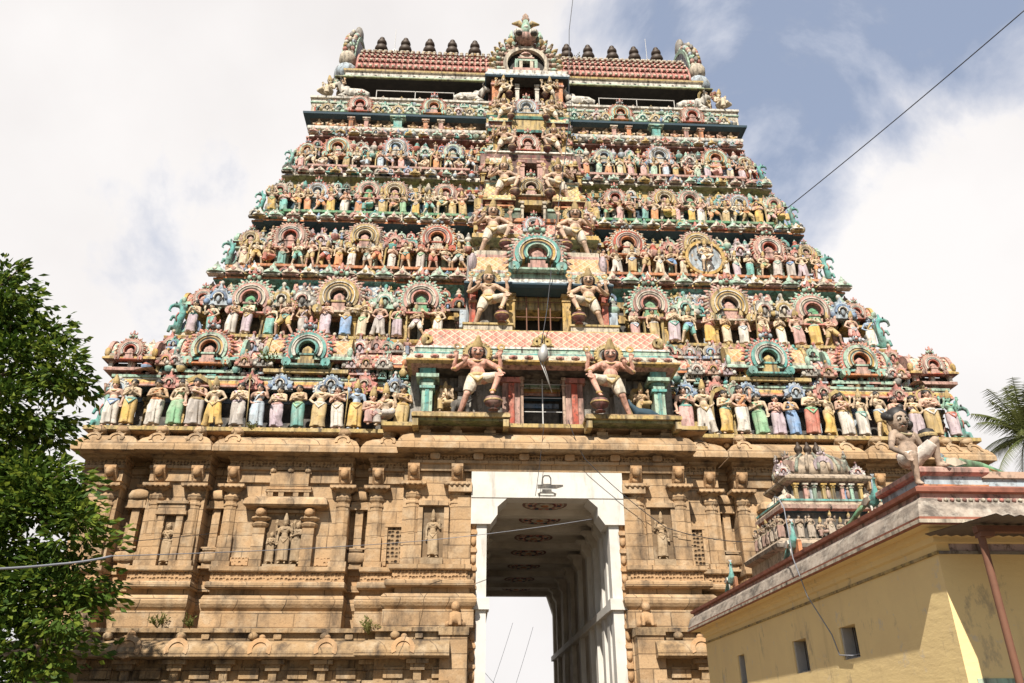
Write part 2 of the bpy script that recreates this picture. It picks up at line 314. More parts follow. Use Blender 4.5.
# top of the base: recessed band and walking ledge that carries the first statues
TOP = [(0, 10.5, 'stone'), (0, 11.2, 'stone'), (.12, 11.21, 'carved'), (.12, 11.38, 'carved'), (.68, 11.42, 'mossy'), (.74, 11.46, 'ochre'), (.74, 11.6, 'mossy'), (-3, 11.62, 'mossy')]
core.sweep([(-15.75, DEP), (-15.75, 1.25), (-5.1, 1.25), (-5.1, .45), (5.1, .45), (5.1, 1.25), (15.75, 1.25), (15.75, DEP)], TOP)
# lower dwarf brackets, lumps of carving in the dark recess and row of heads in the upper frieze of the plinth
r2 = random.Random(3)
for i in range(44):
    x = -16 + i*.74
    if abs(x) < 3.4: continue
    y = -.1 if abs(x) > 5.5 else -.55
    if i % 2 == 0:
        core.bx(x-.22, x+.22, y-.28, y, 3.42, 3.6, 'mossy'); core.bx(x-.12, x+.12, y-.2, y, 3.14, 3.42, 'mossy'); core.bx(x-.34, x+.34, y-.36, y, 3.6, 3.73, 'mossy')
    else: core.bx(x-.3, x+.3, y-.12, y, 3.2, 3.5, 'mossy')
    if i % 3 == 0: core.ell((x, y-.14, 4.42), (.16, .14, .13), 'mossy', 8, 6)
    elif i % 3 == 1: core.bx(x-.12, x+.12, y-.12, y, 4.34, 4.5, 'mossy', .03)
core.build('stone_base', TW)

def kudu_stone(mb, x, y, z, r, m='carved', sl=.3):     # small carved horseshoe medallion on a stone eave
    i0 = len(mb.v)
    mb.ring(0, 0, -.10, .25, r*.62, r, -25, 205, m, 14); mb.ring(0, 0, -.06, .25, .02, r*.6, 0, 360, m, 12); mb.ell((0, 0, r*1.12), (r*.3, .12, r*.24), m, 8, 5)
    mb.xf(Matrix.Translation((x, y, z)) @ Matrix.Rotation(-sl, 4, 'X'), i0)
for x in (-15.4, -14.5, -13.0, -11.5, -9.0, -7.0, -4.6):
    for sg in (1, -1):
        low = MB(); kudu_stone(low, x*sg, (-.1 if abs(x) > 5.5 else -.55)-.46, 3.98, .36 if abs(x) != 13.0 else .45); low.build('eave_medallion', TW)

BAY = lambda m='stone': [(0, 4.6, m), (.42, 4.69, m), (.42, 5.22, m), (.34, 5.24, m), (.44, 5.34, m), (.5, 5.44, m), (.52, 5.54, m), (.48, 5.64, m), (.4, 5.72, m), (.1, 5.76, m), (.1, 5.94, m), (.38, 5.95, m), (.42, 5.99, m), (.42, 6.12, m), (.34, 6.17, m),
       (.2, 6.18, 'frieze'), (.2, 6.48, m), (.3, 6.5, m), (.32, 6.53, m), (.32, 6.66, m), (0, 6.68, m), (0, 9.55, m), (.1, 9.57, m), (.1, 9.98, m), (.2, 10.0, m), (.2, 10.1, m), (.08, 10.12, 'frieze'), (.08, 10.34, m), (.25, 10.4, m), (.25, 10.52, m)]
KAP = lambda m='mossy': [(0, 10.46, m), (.62, 10.47, m), (.74, 10.5, 'stone'), (.74, 10.66, 'stone'), (.68, 10.8, 'stone'), (.58, 10.95, 'stone'), (.4, 11.08, 'stone'), (.2, 11.18, 'stone'), (0, 11.22, m)]
def bay(x0, x1, y, name='wall_bay', kx=None, cols=(), kud=(), prof=None):
    mb = MB(); mb.sweep([(x0, 1.4), (x0, y), (x1, y), (x1, 1.4)], prof or BAY(), None, True, .3); o = mb.build(name, TW)
    a, b = kx or (x0, x1); kb = MB(); kb.sweep([(a+.72, 1.4), (a+.72, y), (b-.72, y), (b-.72, 1.4)] if b-a > 1.6 else [(a+.55, 1.4), (a+.55, y), (b-.55, y), (b-.55, 1.4)], KAP())
    for k in kud: kudu_stone(kb, k, y-.54, 10.92, .27, 'stone', .5); kb.bx(k-.16, k+.16, y-.3, y+.1, 11.2, 11.52, 'stone', .05); kb.ell((k, y-.2, 11.36), (.24, .2, .15), 'stone', 8, 6)
    for i in range(int((b-a)/.32)): kb.ell((a+.3+i*.32, y+.35, 11.3), (.12, .14, .1), 'stone', 8, 5)
    kb.build('stone_cornice', o)
    return o
def column_mesh():
    mb = MB(); i = 0
    mb.bx(-.3, .3, -.18, .25, 6.66, 6.86, 'stone'); mb.bx(-.24, .24, -.12, .2, 6.86, 7.7, 'stone')
    mb.lathe([(.235, 7.7), (.225, 7.74), (.215, 8.72), (.25, 8.74), (.25, 8.8), (.2, 8.83), (.2, 8.9), (.26, 8.96), (.3, 9.04), (.29, 9.11), (.2, 9.17), (.2, 9.22), (.3, 9.27), (.38, 9.33), (.38, 9.36)], (0, .02, 0), 'stone', 8, False, 1, .7, .5)
    mb.bx(-.45, .45, -.34, .25, 9.36, 9.45, 'stone')
    for k in (-.36, -.18, 0, .18, .36): mb.ell((k, -.32, 9.35), (.07, .07, .06), 'stone', 6, 5)
    # corbel bracket
    mb.prism([(-.02, 9.45), (-.34, 9.98), (-.34, 10.08), (.25, 10.08), (.25, 9.45)], -.2, .2, 'carved', 'x')
    mb.ell((0, -.3, 9.86), (.15, .16, .2), 'carved', 8, 6); mb.ell((0, -.12, 9.6), (.14, .16, .13), 'carved', 8, 6)
    return mb.mesh('wall_column')
COLM = column_mesh()
def kumbha_mesh():
    mb = MB(); mb.bx(-.3, .3, -.2, .2, 6.68, 6.76, 'stone'); mb.bx(-.2, .2, -.16, .2, 6.76, 6.86, 'stone')
    mb.lathe([(.2, 6.84), (.4, 6.9), (.44, 7.0), (.44, 7.14), (.4, 7.22), (.2, 7.26)], (0, 0, 0), 'stone', 14, True, 1, .62); mb.bx(-.22, .22, -.24, .2, 7.27, 7.34, 'stone'); mb.bx(-.3, .3, -.2, .2, 7.34, 7.39, 'stone')
    mb.bx(-.13, .13, -.06, .2, 7.39, 8.85, 'stone'); mb.bx(-.38, .38, -.16, .2, 8.72, 8.82, 'stone'); mb.bx(-.3, .3, -.13, .2, 8.82, 9.0, 'stone'); mb.lathe([(.2, 9.0), (.36, 9.06), (.38, 9.2), (.3, 9.34), (.14, 9.4), (.14, 9.5), (.2, 9.55)], (0, 0, 0), 'stone', 12, True, 1, .6)
    return mb.mesh('pot_pilaster')
KUM = kumbha_mesh()
BAYS = []
for sg in (1, -1):
    def b2(x0, x1, y, **k):
        if sg < 0: x0, x1 = -x1, -x0; k['kx'] = (-k['kx'][1], -k['kx'][0]); k['kud'] = [-q for q in k['kud']]
        return bay(x0, x1, y, **k)
    A = b2(-16.1, -14.75, .6, kx=(-16.4, -14.2), kud=(-15.8, -15.0)); B = b2(-13.75, -11.8, .55, kx=(-14.23, -11.66), kud=(-13.6, -12.3)); Cc = b2(-11.1, -6.85, .6, kx=(-11.61, -6.58), kud=(-11.0, -7.2)); Dd = b2(-6.2, -4.7, .6, kx=(-6.5, -4.6), kud=(-5.6,))
    for x, y, pr in ((-15.1, .6, A), (-13.42, .55, B), (-12.13, .55, B), (-10.9, .6, Cc), (-7.07, .6, Cc), (-5.9, .6, Dd)): link('wall_column', COLM, pr, (x*sg, y, 0))
    for x in (-14.2, -11.44, -6.52): link('pot_pilaster', KUM, TW, (x*sg, .98, 0))
    BAYS.append((A, B, Cc, Dd))
# centre bay: one cornice across, the two walls beside the gateway, white lintel
EB = []
for sg in (1, -1):
    x0, x1 = (-4.95, -2.9) if sg > 0 else (2.9, 4.95)
    mb = MB(); mb.sweep([(x0, 1.3), (x0, 0), (x1, 0), (x1, 1.3)], BAY()[:-9]+[(0, 9.9, 'stone')]); o = mb.build('gate_wall', TW); EB.append(o)
    for x in (-4.62, -3.12): link('wall_column', COLM, o, (x*sg, 0, 0), scale=(1.0, 1, 1))
    pb = MB(); a, b = sorted((-2.62*sg, -3.08*sg)); pb.bx(a, b, -.145, 1.2, 0, 9.0, 'stone'); pb.bx(a, b, .04, 1.2, 9.0, 9.9, 'stone')
    a, b = sorted((-2.66*sg, -3.5*sg)); pb.bx(a, b, -.78, -.1, 0, 4.42, 'stone'); pb.bx(a-.05, b+.05, -.84, -.1, 4.42, 4.66, 'mossy')
    pb.bx(min(-2.6*sg, -3.4*sg), max(-2.6*sg, -3.4*sg), -.3, .5, 9.1, 9.42, 'stone'); pb.build('gate_pier', o)
    lion = MB(); lx = -3.05*sg
    lion.ell((lx, -.45, 4.95), (.2, .26, .26), 'carved'); lion.ell((lx, -.55, 5.3), (.15, .17, .17), 'carved'); lion.tube([(lx-.13, -.6, 5.1), (lx-.15, -.72, 4.7)], [.08, .07], 'carved'); lion.tube([(lx+.13, -.6, 5.1), (lx+.15, -.72, 4.7)], [.08, .07], 'carved')
    lion.ell((lx-.2, -.4, 4.76), (.14, .24, .12), 'carved'); lion.ell((lx+.2, -.4, 4.76), (.14, .24, .12), 'carved'); link('lion_figure', remesh(lion, .035, 2, 'lion_figure'), o)
ce = MB(); ce.sweep([(-4.6, 1.3), (-4.6, -.1), (4.6, -.1), (4.6, 1.3)], [(0, 9.86, 'stone'), (.06, 9.87, 'stone'), (.06, 10.1, 'stone'), (.16, 10.12, 'stone'), (.16, 10.22, 'frieze'), (.02, 10.24, 'frieze'), (.02, 10.46, 'mossy'), (.5, 10.48, 'mossy'), (.62, 10.52, 'stone'), (.62, 10.68, 'stone'), (.56, 10.85, 'stone'), (.44, 11.02, 'stone'), (.2, 11.16, 'stone'), (0, 11.2, 'mossy'), (-1, 11.22, 'mossy')])
for x in (-4.3, -3.2, -2.0, 2.0, 3.2, 4.3): ce.bx(x-.2, x+.2, -.34, .1, 11.12, 11.3, 'stone'); ce.ell((x, -.14, 11.42), (.17, .17, .16), 'stone', 10, 7); ce.bx(x-.34, x+.34, -.26, .2, 11.16, 11.22, 'stone')
for x in (-3.9, -2.4, -.8, .8, 2.4, 3.9): ce.bx(x-.17, x+.17, -.36, 0, 10.24, 10.45, 'carved', .04)
ce.build('stone_cornice', TW)
# ------------------------------------------------------------------ niches, carved figures (sub-parts use the figures defined below), pierced windows
for sg, E in ((1, EB[0]), (-1, EB[1])):
    nb = MB(); c = -3.89*sg
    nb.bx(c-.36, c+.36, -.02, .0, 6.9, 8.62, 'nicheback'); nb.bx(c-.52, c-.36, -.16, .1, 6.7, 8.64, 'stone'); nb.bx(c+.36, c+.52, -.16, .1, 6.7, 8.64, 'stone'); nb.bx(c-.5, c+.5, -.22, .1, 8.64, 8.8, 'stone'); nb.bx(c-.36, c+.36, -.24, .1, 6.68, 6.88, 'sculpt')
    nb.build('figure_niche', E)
for sg, (A, B, Cc, Dd) in ((1, BAYS[0]), (-1, BAYS[1])):
    nb = MB(); c = -5.1*sg
    nb.bx(c-.36, c+.36, .57, .6, 6.85, 8.05, 'pierced'); nb.bx(c-.45, c-.36, .5, .62, 6.75, 8.15, 'stone'); nb.bx(c+.36, c+.45, .5, .62, 6.75, 8.15, 'stone'); nb.bx(c-.45, c+.45, .48, .62, 8.05, 8.17, 'stone'); nb.build('pierced_window', Dd)
    nb = MB(); c = -12.78*sg
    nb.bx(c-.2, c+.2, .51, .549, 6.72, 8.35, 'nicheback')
    nb.bx(c-.42, c-.2, .36, .6, 6.68, 8.38, 'stone'); nb.bx(c+.2, c+.42, .36, .6, 6.68, 8.38, 'stone'); nb.bx(c-.52, c+.52, .3, .6, 8.38, 8.5, 'stone'); nb.bx(c-.46, c+.46, .34, .6, 8.5, 8.75, 'stone'); nb.bx(c-.54, c+.54, .28, .6, 8.75, 8.83, 'stone')
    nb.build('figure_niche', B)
    nb = MB(); c = -8.95*sg
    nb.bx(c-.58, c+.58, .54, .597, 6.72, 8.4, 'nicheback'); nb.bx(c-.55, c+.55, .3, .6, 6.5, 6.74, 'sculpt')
    for q in (-.82, .82):
        nb.bx(c+q-.2, c+q+.2, .34, .62, 6.68, 7.95, 'stone'); nb.lathe([(.18, 7.95), (.26, 8.02), (.3, 8.1), (.2, 8.16), (.2, 8.2), (.33, 8.28), (.33, 8.33)], (c+q, .48, 0), 'stone', 10, False, 1, .8); nb.bx(c+q-.16, c+q+.16, .3, .62, 8.33, 8.6, 'carved'); nb.ell((c+q, .26, 8.46), (.17, .14, .15), 'carved', 8, 6)
    nb.bx(c-.8, c+.8, .44, .62, 8.5, 8.62, 'stone'); nb.sweep([(c-.95, .7), (c-.95, .6), (c+.95, .6), (c+.95, .7)], [(0, 8.64, 'stone'), (.42, 8.66, 'stone'), (.48, 8.72, 'stone'), (.44, 8.9, 'stone'), (.3, 9.02, 'stone'), (0, 9.06, 'stone')])
    for q in (-.62, -.25, .25, .62): nb.bx(c+q-.09, c+q+.09, .42, .62, 9.06, 9.3, 'stone')
    nb.bx(c-.8, c+.8, .4, .62, 9.22, 9.3, 'stone'); nb.bx(c-.66, c+.66, .36, .62, 9.42, 9.86, 'stone'); nb.bx(c-.76, c+.76, .38, .62, 9.3, 9.4, 'carved')
    for q in (-.6, 0, .6): nb.ell((c+q, .42, 10.0), (.13, .12, .15), 'stone', 8, 6)
    nb.bx(c-.72, c+.72, .4, .62, 9.86, 9.93, 'stone')
    for q0, q1 in ((-1.95, -1.1), (1.1, 1.95)): nb.bx(c+q0, c+q1, .56, .62, 6.74, 7.0, 'frieze')
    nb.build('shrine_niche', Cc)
# ------------------------------------------------------------------ gateway: white frame, passage behind it
gt = MB()
gt.bx(-2.62, 2.62, -.2, .5, 8.93, 9.84, 'wash')
for sg in (1, -1):
    gt.prism(side(sg < 0, [(-2.62, 8.03), (-1.95, 8.03), (-1.72, 8.35), (-1.72, 8.62), (-1.38, 8.927), (-2.62, 8.927)]), -.17, .9, 'wash')
fr = gt.build('gate_frame', TW)
for sg in (1, -1):
    p_ = MB(); a, b = sorted((-2.42*sg, -2.08*sg)); p_.bx(a, b, -.05, .5, 0, 8.03, 'wash'); a, b = sorted((-2.62*sg, -1.98*sg)); p_.bx(a, b, -.16, .55, 5.27, 5.62, 'wash'); p_.build('white_jamb', fr)
    j = MB(); a, b = sorted((-2.62*sg, -2.42*sg))
    j.bx(a, b, -.02, .6, 0, 8.03, 'carved')
    for k in range(13): z = .5+k*.6; j.bx(a-.02, b+.02, -.09, .5, z, z+.14, 'carved', .03); j.ell(((a+b)/2, -.03, z+.36), (.1, .09, .15), 'carved', 8, 5)
    j.build('carved_jamb', fr)
em = MB()   # the emblem drawn on the lintel, a lingam on its stand
def disc(mb, cx, cz, rx, rz, y0, y1, m, n=18): mb.prism([(cx+rx*math.cos(2*math.pi*k/n), cz+rz*math.sin(2*math.pi*k/n)) for k in range(n)], y0, y1, m)
ex, ez = -.02, 9.36
em.prism([(ex-.12, ez+.02), (ex-.12, ez+.22), (ex-.07, ez+.3), (ex+.07, ez+.3), (ex+.12, ez+.22), (ex+.12, ez+.02)], -.208, -.19, 'slate')
em.prism([(ex-.24, ez-.08), (ex-.24, ez+.03), (ex+.42, ez+.03), (ex+.42, ez-.02), (ex+.24, ez-.08)], -.206, -.19, 'slate')
em.prism([(ex-.22, ez-.3), (ex-.24, ez-.22), (ex-.12, ez-.16), (ex-.12, ez-.1), (ex+.12, ez-.1), (ex+.12, ez-.16), (ex+.24, ez-.22), (ex+.22, ez-.3)], -.207, -.19, 'slate')
em.prism([(ex-.09, ez+.05), (ex-.09, ez+.2), (ex-.05, ez+.26), (ex+.05, ez+.26), (ex+.09, ez+.2), (ex+.09, ez+.05)], -.212, -.207, 'wash'); em.prism([(ex-.17, ez-.27), (ex-.17, ez-.23), (ex+.17, ez-.23), (ex+.17, ez-.27)], -.212, -.207, 'wash')
em.xf(Matrix.Translation((ex, 0, ez)) @ Matrix.Diagonal((1.35, 1, 1.25, 1)) @ Matrix.Translation((-ex, 0, -ez))); em.build('painted_emblem', fr)
ps = MB()
ps.bx(-3.1, 3.1, .5, DEP, 9.0, 9.8, 'plaster')
for y in (2.0, 4.6, 7.6, 10.8, 14.1, 17.6): ps.bx(-2.3, 2.3, y-.35, y+.1, 8.78, 9.0, 'plaster')
ps.bx(-3.1, -2.3, .5, DEP, 0, 9.0, 'plaster'); ps.bx(2.3, 3.1, .5, DEP, 0, 9.0, 'plaster')
pa = ps.build('gate_passage', TW)
for i, y in enumerate((1.0, 2.2, 3.9, 5.6, 8.5, 11.4, 14.5, 17.6, 19.6)):
    for sg in (1, -1):
        q = MB(); a, b = sorted((2.3*sg, 2.1*sg)); q.bx(a, b, y, y+.5, 0, 8.1, 'wash' if i < 5 else 'plaster')
        q.prism(side(sg > 0, [(-2.3, 8.1), (-2.08, 8.1), (-1.9, 8.4), (-1.9, 8.6), (-1.7, 8.77), (-2.3, 8.77)]), y-.02, y+.52, 'wash' if i < 1 else 'plaster'); q.build('passage_pillar', pa)
q = MB(); q.bx(2.0, 2.3, .56, DEP, 5.3, 5.55, 'wash'); q.bx(-2.3, -2.0, .56, DEP, 5.3, 5.55, 'wash'); q.build('passage_rail', pa)
q = MB(); q.bx(-2.3, 2.3, DEP-.5, DEP, 8.75, 9.0, 'plaster')
for sg in (1, -1): q.prism(side(sg < 0, [(-2.3, 0), (-2.2, 0), (-2.2, 7.5), (-1.8, 8.75), (-2.3, 8.75)]), DEP-.55, DEP+.05, 'plaster')
q.build('far_arch', pa)
for i, y in enumerate((.95, 3.1, 6.2, 9.2, 12.4, 16.0, 19.0)):
    md_ = MB()
    for j, (r_, c) in enumerate(((.80, 'maroon'), (.70, 'cream'), (.62, 'rose'), (.40, 'maroon'), (.32, 'cream'), (.14, 'orange'))): md_.lathe([(r_, -.012*(j+1)), (r_, .0)], (0, y, 8.998), c, 28, False)
    for k in range(12): an = k*math.pi/6; md_.lathe([(.075, -.05), (.075, 0)], (.51*math.cos(an), y+.51*math.sin(an), 8.99), 'cream' if k % 2 else 'navy', 8, False)
    md_.build('ceiling_medallion', pa)

# ------------------------------------------------------------------ stucco people: body, garment, sash, crown and painted eyes, one set of meshes per pose
def hand(mb, w, d, r=1.0, curl=.35, n=None):
    """palm, four unequal fingers and a thumb off the side of the palm"""
    w = Vector(w); d = Vector(d).normalized(); s = d.cross(Vector((0, 1, 0)))
    if s.length < .2: s = d.cross(Vector((1, 0, 0)))
    s.normalize(); q = s.cross(d).normalized()
    mb.tube([w-d*.02, w+d*.05*r, w+d*.085*r], [.03*r, .038*r, .03*r], 'skin', 8)
    for k, l in ((-1.5, .075), (-.5, .09), (.5, .085), (1.5, .065)):
        b = w+d*.075*r+s*k*.021*r; mb.tube([b, b+d*l*.55*r+s*k*.006*r, b+d*l*r*.95-q*curl*.05*r+s*k*.008*r], [.0135*r, .013*r, .011*r], 'skin', 5)
    b = w+d*.03*r+s*.03*r; mb.tube([b, b+(d*.5+s)*.035*r, b+(d*1.3+s)*.042*r], [.016*r, .015*r, .012*r], 'skin', 5)
def figure(name, arms, legs=None, head=(0, -.02, 1.60), wear='dhoti', crown='cone', vox=.016, lean=0, female=False, belly=1.0, sit=False, turn=0, face=1.0, hr=1.0, nod=.2):
    """arms: (side, elbow, wrist, hand direction). legs: per side (knee, ankle, toe). Units: body 1.75 tall, facing -Y."""
    b = MB(); H = Vector(head); zz = -.42 if sit else 0
    def Z(p): return Vector((p[0], p[1], p[2]))
    pel = Vector((0, 0, .93+zz)); che = Vector((lean*.6, 0, 1.30+zz)); nk = Vector((lean*.9, -.005, 1.46+zz)); H = H + Vector((lean, 0, zz))
    b.ell(pel, (.165, .125, .13), 'skin', 14, 9); b.ell((pel+che)/2+Vector((0, -.02*belly, -.03)), (.128*belly, .105*belly, .17), 'skin', 14, 9); b.ell(che, (.178, .115, .15), 'skin', 14, 9)
    b.tube([che+Vector((0, 0, .05)), nk, H-Vector((0, 0, .05))], [.09, .06, .058], 'skin', 10); b.tube([che+Vector((-.18, 0, .09)), che+Vector((0, .01, .13)), che+Vector((.18, 0, .09))], [.07, .075, .07], 'skin', 8)
    if female:
        for s in (-1, 1): b.ell(che+Vector((s*.082, -.1, -.01)), (.065, .06, .065), 'skin', 10, 7)
    else:
        for s in (-1, 1): b.ell(che+Vector((s*.08, -.075, .02)), (.085, .045, .07), 'skin', 10, 7)
    i0 = len(b.v)
    b.ell((0, 0, 0), (.094*hr, .108*hr, .125*hr), 'skin', 16, 12); b.ell((0, -.03, -.065*hr), (.068*hr, .078*hr, .062*hr), 'skin', 12, 8)
    b.tube([(0, -.1*hr, .03*hr), (0, -.128*hr, -.02*hr), (0, -.115*hr, -.033*hr)], [.012*hr, .02*hr, .022*hr], 'skin', 6); b.ell((0, -.1*hr, -.066*hr), (.03*hr, .018*hr, .012*hr), 'skin', 8, 5)
    for s in (-1, 1): b.ell((s*.098*hr, .005, -.01), (.018*hr, .03*hr, .045*hr), 'skin', 8, 6)
    MH = Matrix.Translation(H) @ Matrix.Rotation(turn, 4, 'Z') @ Matrix.Rotation(nod, 4, 'X'); b.xf(MH, i0)
    for a in arms:
        sd_, el, wr, hd = a[:4]; sh = che+Vector((sd_*.2, 0, .075)); el = Vector(el)+Vector((lean*.5, 0, zz)); wr = Vector(wr)+Vector((lean*.5, 0, zz))
        b.tube([sh, sh*.5+el*.5, el, el*.6+wr*.4, wr], [.064, .056, .044, .046, .032], 'skin', 9); b.ell(el, .043, 'skin', 8, 6); b.ell(sh, .066, 'skin', 8, 6); hand(b, wr, hd, 1.15)
    if legs is None: legs = {1: ((.10, -.02, .50), (.10, 0, .08), (.13, -.14, .03)), -1: ((-.10, -.02, .50), (-.10, 0, .08), (-.13, -.14, .03))}
    gm = MB()
    for s, (kn, an, to) in legs.items():
        hp = pel+Vector((s*.09, 0, -.03)); kn, an, to = Vector(kn), Vector(an), Vector(to)
        b.tube([hp, hp*.5+kn*.5, kn], [.105, .09, .068], 'skin', 10); b.ell(kn, .066, 'skin', 10, 7); b.tube([kn, kn*.65+an*.35+Vector((0, .015, 0)), an], [.062, .06, .042], 'skin', 10); b.ell(an, .044, 'skin', 8, 6)
        b.tube([an+(an-to)*.25, an*.5+to*.5, to], [.038, .046, .03], 'skin', 8, True, .75)
        side_ = (to-an).cross(Vector((0, 0, 1))).normalized() if (to-an).cross(Vector((0, 0, 1))).length > .01 else Vector((1, 0, 0))
        for t in (-2, -1, 0, 1, 2): q = to+side_*t*.015; b.tube([q, q+(to-an).normalized()*.035], [.014, .010], 'skin', 5)
        if wear in ('dhoti', 'sari'): gm.tube([hp+Vector((0, 0, .1)), hp*.5+kn*.5, kn, kn*.5+an*.5, an+Vector((0, 0, .05))], [.12, .125, .112, .108, .125], 'cloth', 12)
        elif wear == 'shorts': gm.tube([hp+Vector((0, 0, .08)), hp*.5+kn*.5, hp*.12+kn*.88], [.12, .125, .095], 'cloth', 12)
    gm.ell(pel, (.185, .145, .13), 'cloth', 14, 9)
    if wear == 'sari' and not sit:
        gm.lathe([(.16, 1.02), (.195, .88), (.175, .6), (.145, .34), (.15, .2), (.175, .12)], (0.01, .0, 0), 'cloth', 16, True, 1.05, .7); gm.tube([(.13, -.08, 1.0), (.2, -.06, .75), (.21, -.04, .4)], [.03, .05, .02], 'cloth', 6)
    if wear in ('dhoti', 'sari') and not sit:
        for k in (-1, 0, 1): gm.tube([(k*.03, -.14, .95), (k*.035, -.15, .5), (k*.05, -.15, .13)], [.025, .03, .035], 'cloth', 6)
    if wear == 'sari': gm.ell(che+Vector((0, -.01, -.06)), (.172, .12, .1), 'cloth', 12, 8)
    sa = MB(); nk_ = MB()      # sash and necklace
    sa.lathe([(.183, -.035), (.195, 0), (.183, .035)], pel+Vector((0, 0, .09)), 'cloth', 16, True, 1.02, .8)
    if wear == 'sari': sa.tube([pel+Vector((.15, -.06, .05)), che+Vector((.02, -.135, -.05)), che+Vector((-.13, -.09, .12)), che+Vector((-.17, .06, .05))], [.05, .055, .05, .04], 'cloth', 6, True, .4)
    elif not sit: sa.tube([pel+Vector((-.14, -.1, .08)), pel+Vector((0, -.17, -.12)), pel+Vector((.14, -.1, .08))], [.03, .045, .03], 'cloth', 6)
    ring = []
    for k in range(13): a = math.pi*2*k/12; ring.append(che+Vector((.095*math.cos(a), -.06+.075*math.sin(a), .10-.055*(-math.sin(a)))))
    nk_.tube(ring, .018, 'cloth', 5)
    hb = MB(); t = H
    hc = MB()
    if crown == 'cone': hc.ell(t+Vector((0, .03, .0)), (.122*hr, .10*hr, .12*hr), 'black', 12, 8); hb.lathe([(.1, .03), (.112, .06), (.104, .1), (.112, .115), (.092, .17), (.095, .19), (.072, .25), (.074, .27), (.045, .33), (.05, .35), (.012, .40)], t, 'cloth', 12)
    elif crown == 'bun': hb.ell(t+Vector((0, .03, .045)), (.125*hr, .128*hr, .118*hr), 'black', 12, 8); hb.ell(t+Vector((.03, .06, .15*hr)), (.06, .06, .055), 'black', 10, 6); hb.ell(t+Vector((.07, .1, -.07)), (.07, .05, .08), 'black', 8, 6)
    elif crown == 'hair': hb.ell(t+Vector((0, .035, .045)), (.128*hr, .13*hr, .118*hr), 'black', 12, 8); hb.ell(t+Vector((0, .08, -.06)), (.1*hr, .06*hr, .09*hr), 'black', 10, 6)
    elif crown == 'curls':
        for k in range(46):
            a = k*2.4; z = -.08+.23*((k*.618) % 1); rr = .13*math.sqrt(max(.1, 1-(z/.16)**2))
            p = Vector((rr*math.cos(a), .035+rr*math.sin(a)*.95, z+.02))
            if p.y < -.035 and p.z < .10: continue
            hb.ell(t+p*hr, .042*hr, 'black', 7, 5)
        hb.ell(t+Vector((0, .04, .05))*hr, (.115*hr, .115*hr, .12*hr), 'black', 10, 8)
    HM = MH @ Matrix.Translation(-H); hb.xf(HM, 0); hc.xf(HM, 0)
    ey = MB(); i0 = 0
    for s in (-1, 1):
        ey.ell((s*.037*hr, -.096*hr, .015*hr), (.019*hr, .012*hr, .009*hr), 'black', 8, 5); ey.tube([(s*.015*hr, -.106*hr, .042*hr), (s*.04*hr, -.102*hr, .052*hr), (s*.066*hr, -.085*hr, .042*hr)], .0065*hr, 'black', 5)
    if face > 1:
        for s in (-1, 1): ey.ell((s*.037*hr, -.094*hr, .015*hr), (.030*hr, .012*hr, .017*hr), 'white', 8, 6); ey.ell((s*.037*hr, -.103*hr, .015*hr), (.013*hr, .008*hr, .013*hr), 'black', 8, 5)
    ey.tube([(-.028*hr, -.100*hr, -.068*hr), (0, -.109*hr, -.066*hr), (.028*hr, -.100*hr, -.068*hr)], .006*hr, 'red', 5)
    mo = MB()
    if face > 1: mo.tube([(-.055*hr, -.088*hr, -.038*hr), (-.02*hr, -.107*hr, -.045*hr), (0, -.110*hr, -.05*hr), (.02*hr, -.107*hr, -.045*hr), (.055*hr, -.088*hr, -.038*hr)], [.004, .010, .008, .010, .004], 'black', 5)
    ey.xf(MH, 0); mo.xf(MH, 0)
    out = dict(body=remesh(b, vox, 2, name+'_body'), garment=remesh(gm, vox*1.15, 3, name+'_garment'), sash=sa.mesh(name+'_sash'), necklace=nk_.mesh(name+'_necklace'), eyes=ey.mesh(name+'_eyes'))
    if face > 1: out['moustache'] = mo.mesh(name+'_moustache')
    if crown == 'cone': out['hair'] = hc.mesh(name+'_hair')
    if crown: out['crown' if crown == 'cone' else 'hair'] = hb.mesh(name+'_headwear')
    return out
def hang(s): return (s, (s*.27, .02, 1.12), (s*.26, -.06, .90), (0, -.1, -1))
def rais(s): return (s, (s*.30, -.05, 1.20), (s*.26, -.14, 1.45), (0, -.1, 1))
def hip(s): return (s, (s*.33, .03, 1.15), (s*.19, -.08, 1.0), (-s, -.3, -.2))
def tray(s): return (s, (s*.25, 0, 1.13), (s*.08, -.2, 1.17), (-s*.5, -1, .1))
def fold(s): return (s, (s*.25, -.03, 1.14), (s*.045, -.19, 1.24), (-s*.25, -.25, 1))
def cross(s): return (s, (s*.26, -.05, 1.15), (-s*.02, -.19, 1.2-.03*s), (-s, -.1, .2))
def back(s): return (s, (s*.36, .06, 1.30), (s*.34, -.02, 1.56), (s*.1, -.1, 1))
def ovr(s): return (s, (s*.33, -.02, 1.52), (s*.2, -.02, 1.80), (-s*.3, 0, 1))
CONTRA = {1: ((.12, -.10, .50), (.14, -.02, .08), (.2, -.14, .03)), -1: ((-.09, 0, .50), (-.09, .02, .08), (-.12, -.12, .03))}
DANCE = {-1: ((-.18, -.12, .54), (-.16, 0, .08), (-.27, -.1, .03)), 1: ((.26, -.22, .86), (.02, -.26, .58), (-.08, -.36, .52))}
STEP = {1: ((.16, -.08, .50), (.26, .02, .08), (.34, -.1, .03)), -1: ((-.14, -.04, .50), (-.2, .02, .08), (-.28, -.1, .03))}
SIT = {1: ((.24, -.36, .50), (-.02, -.36, .42), (-.12, -.42, .40)), -1: ((-.16, -.36, .50), (-.16, -.33, .10), (-.18, -.45, .05))}
SQUAT = {1: ((.36, -.25, .60), (.24, -.12, .10), (.32, -.26, .04)), -1: ((-.36, -.25, .60), (-.24, -.12, .10), (-.32, -.26, .04))}
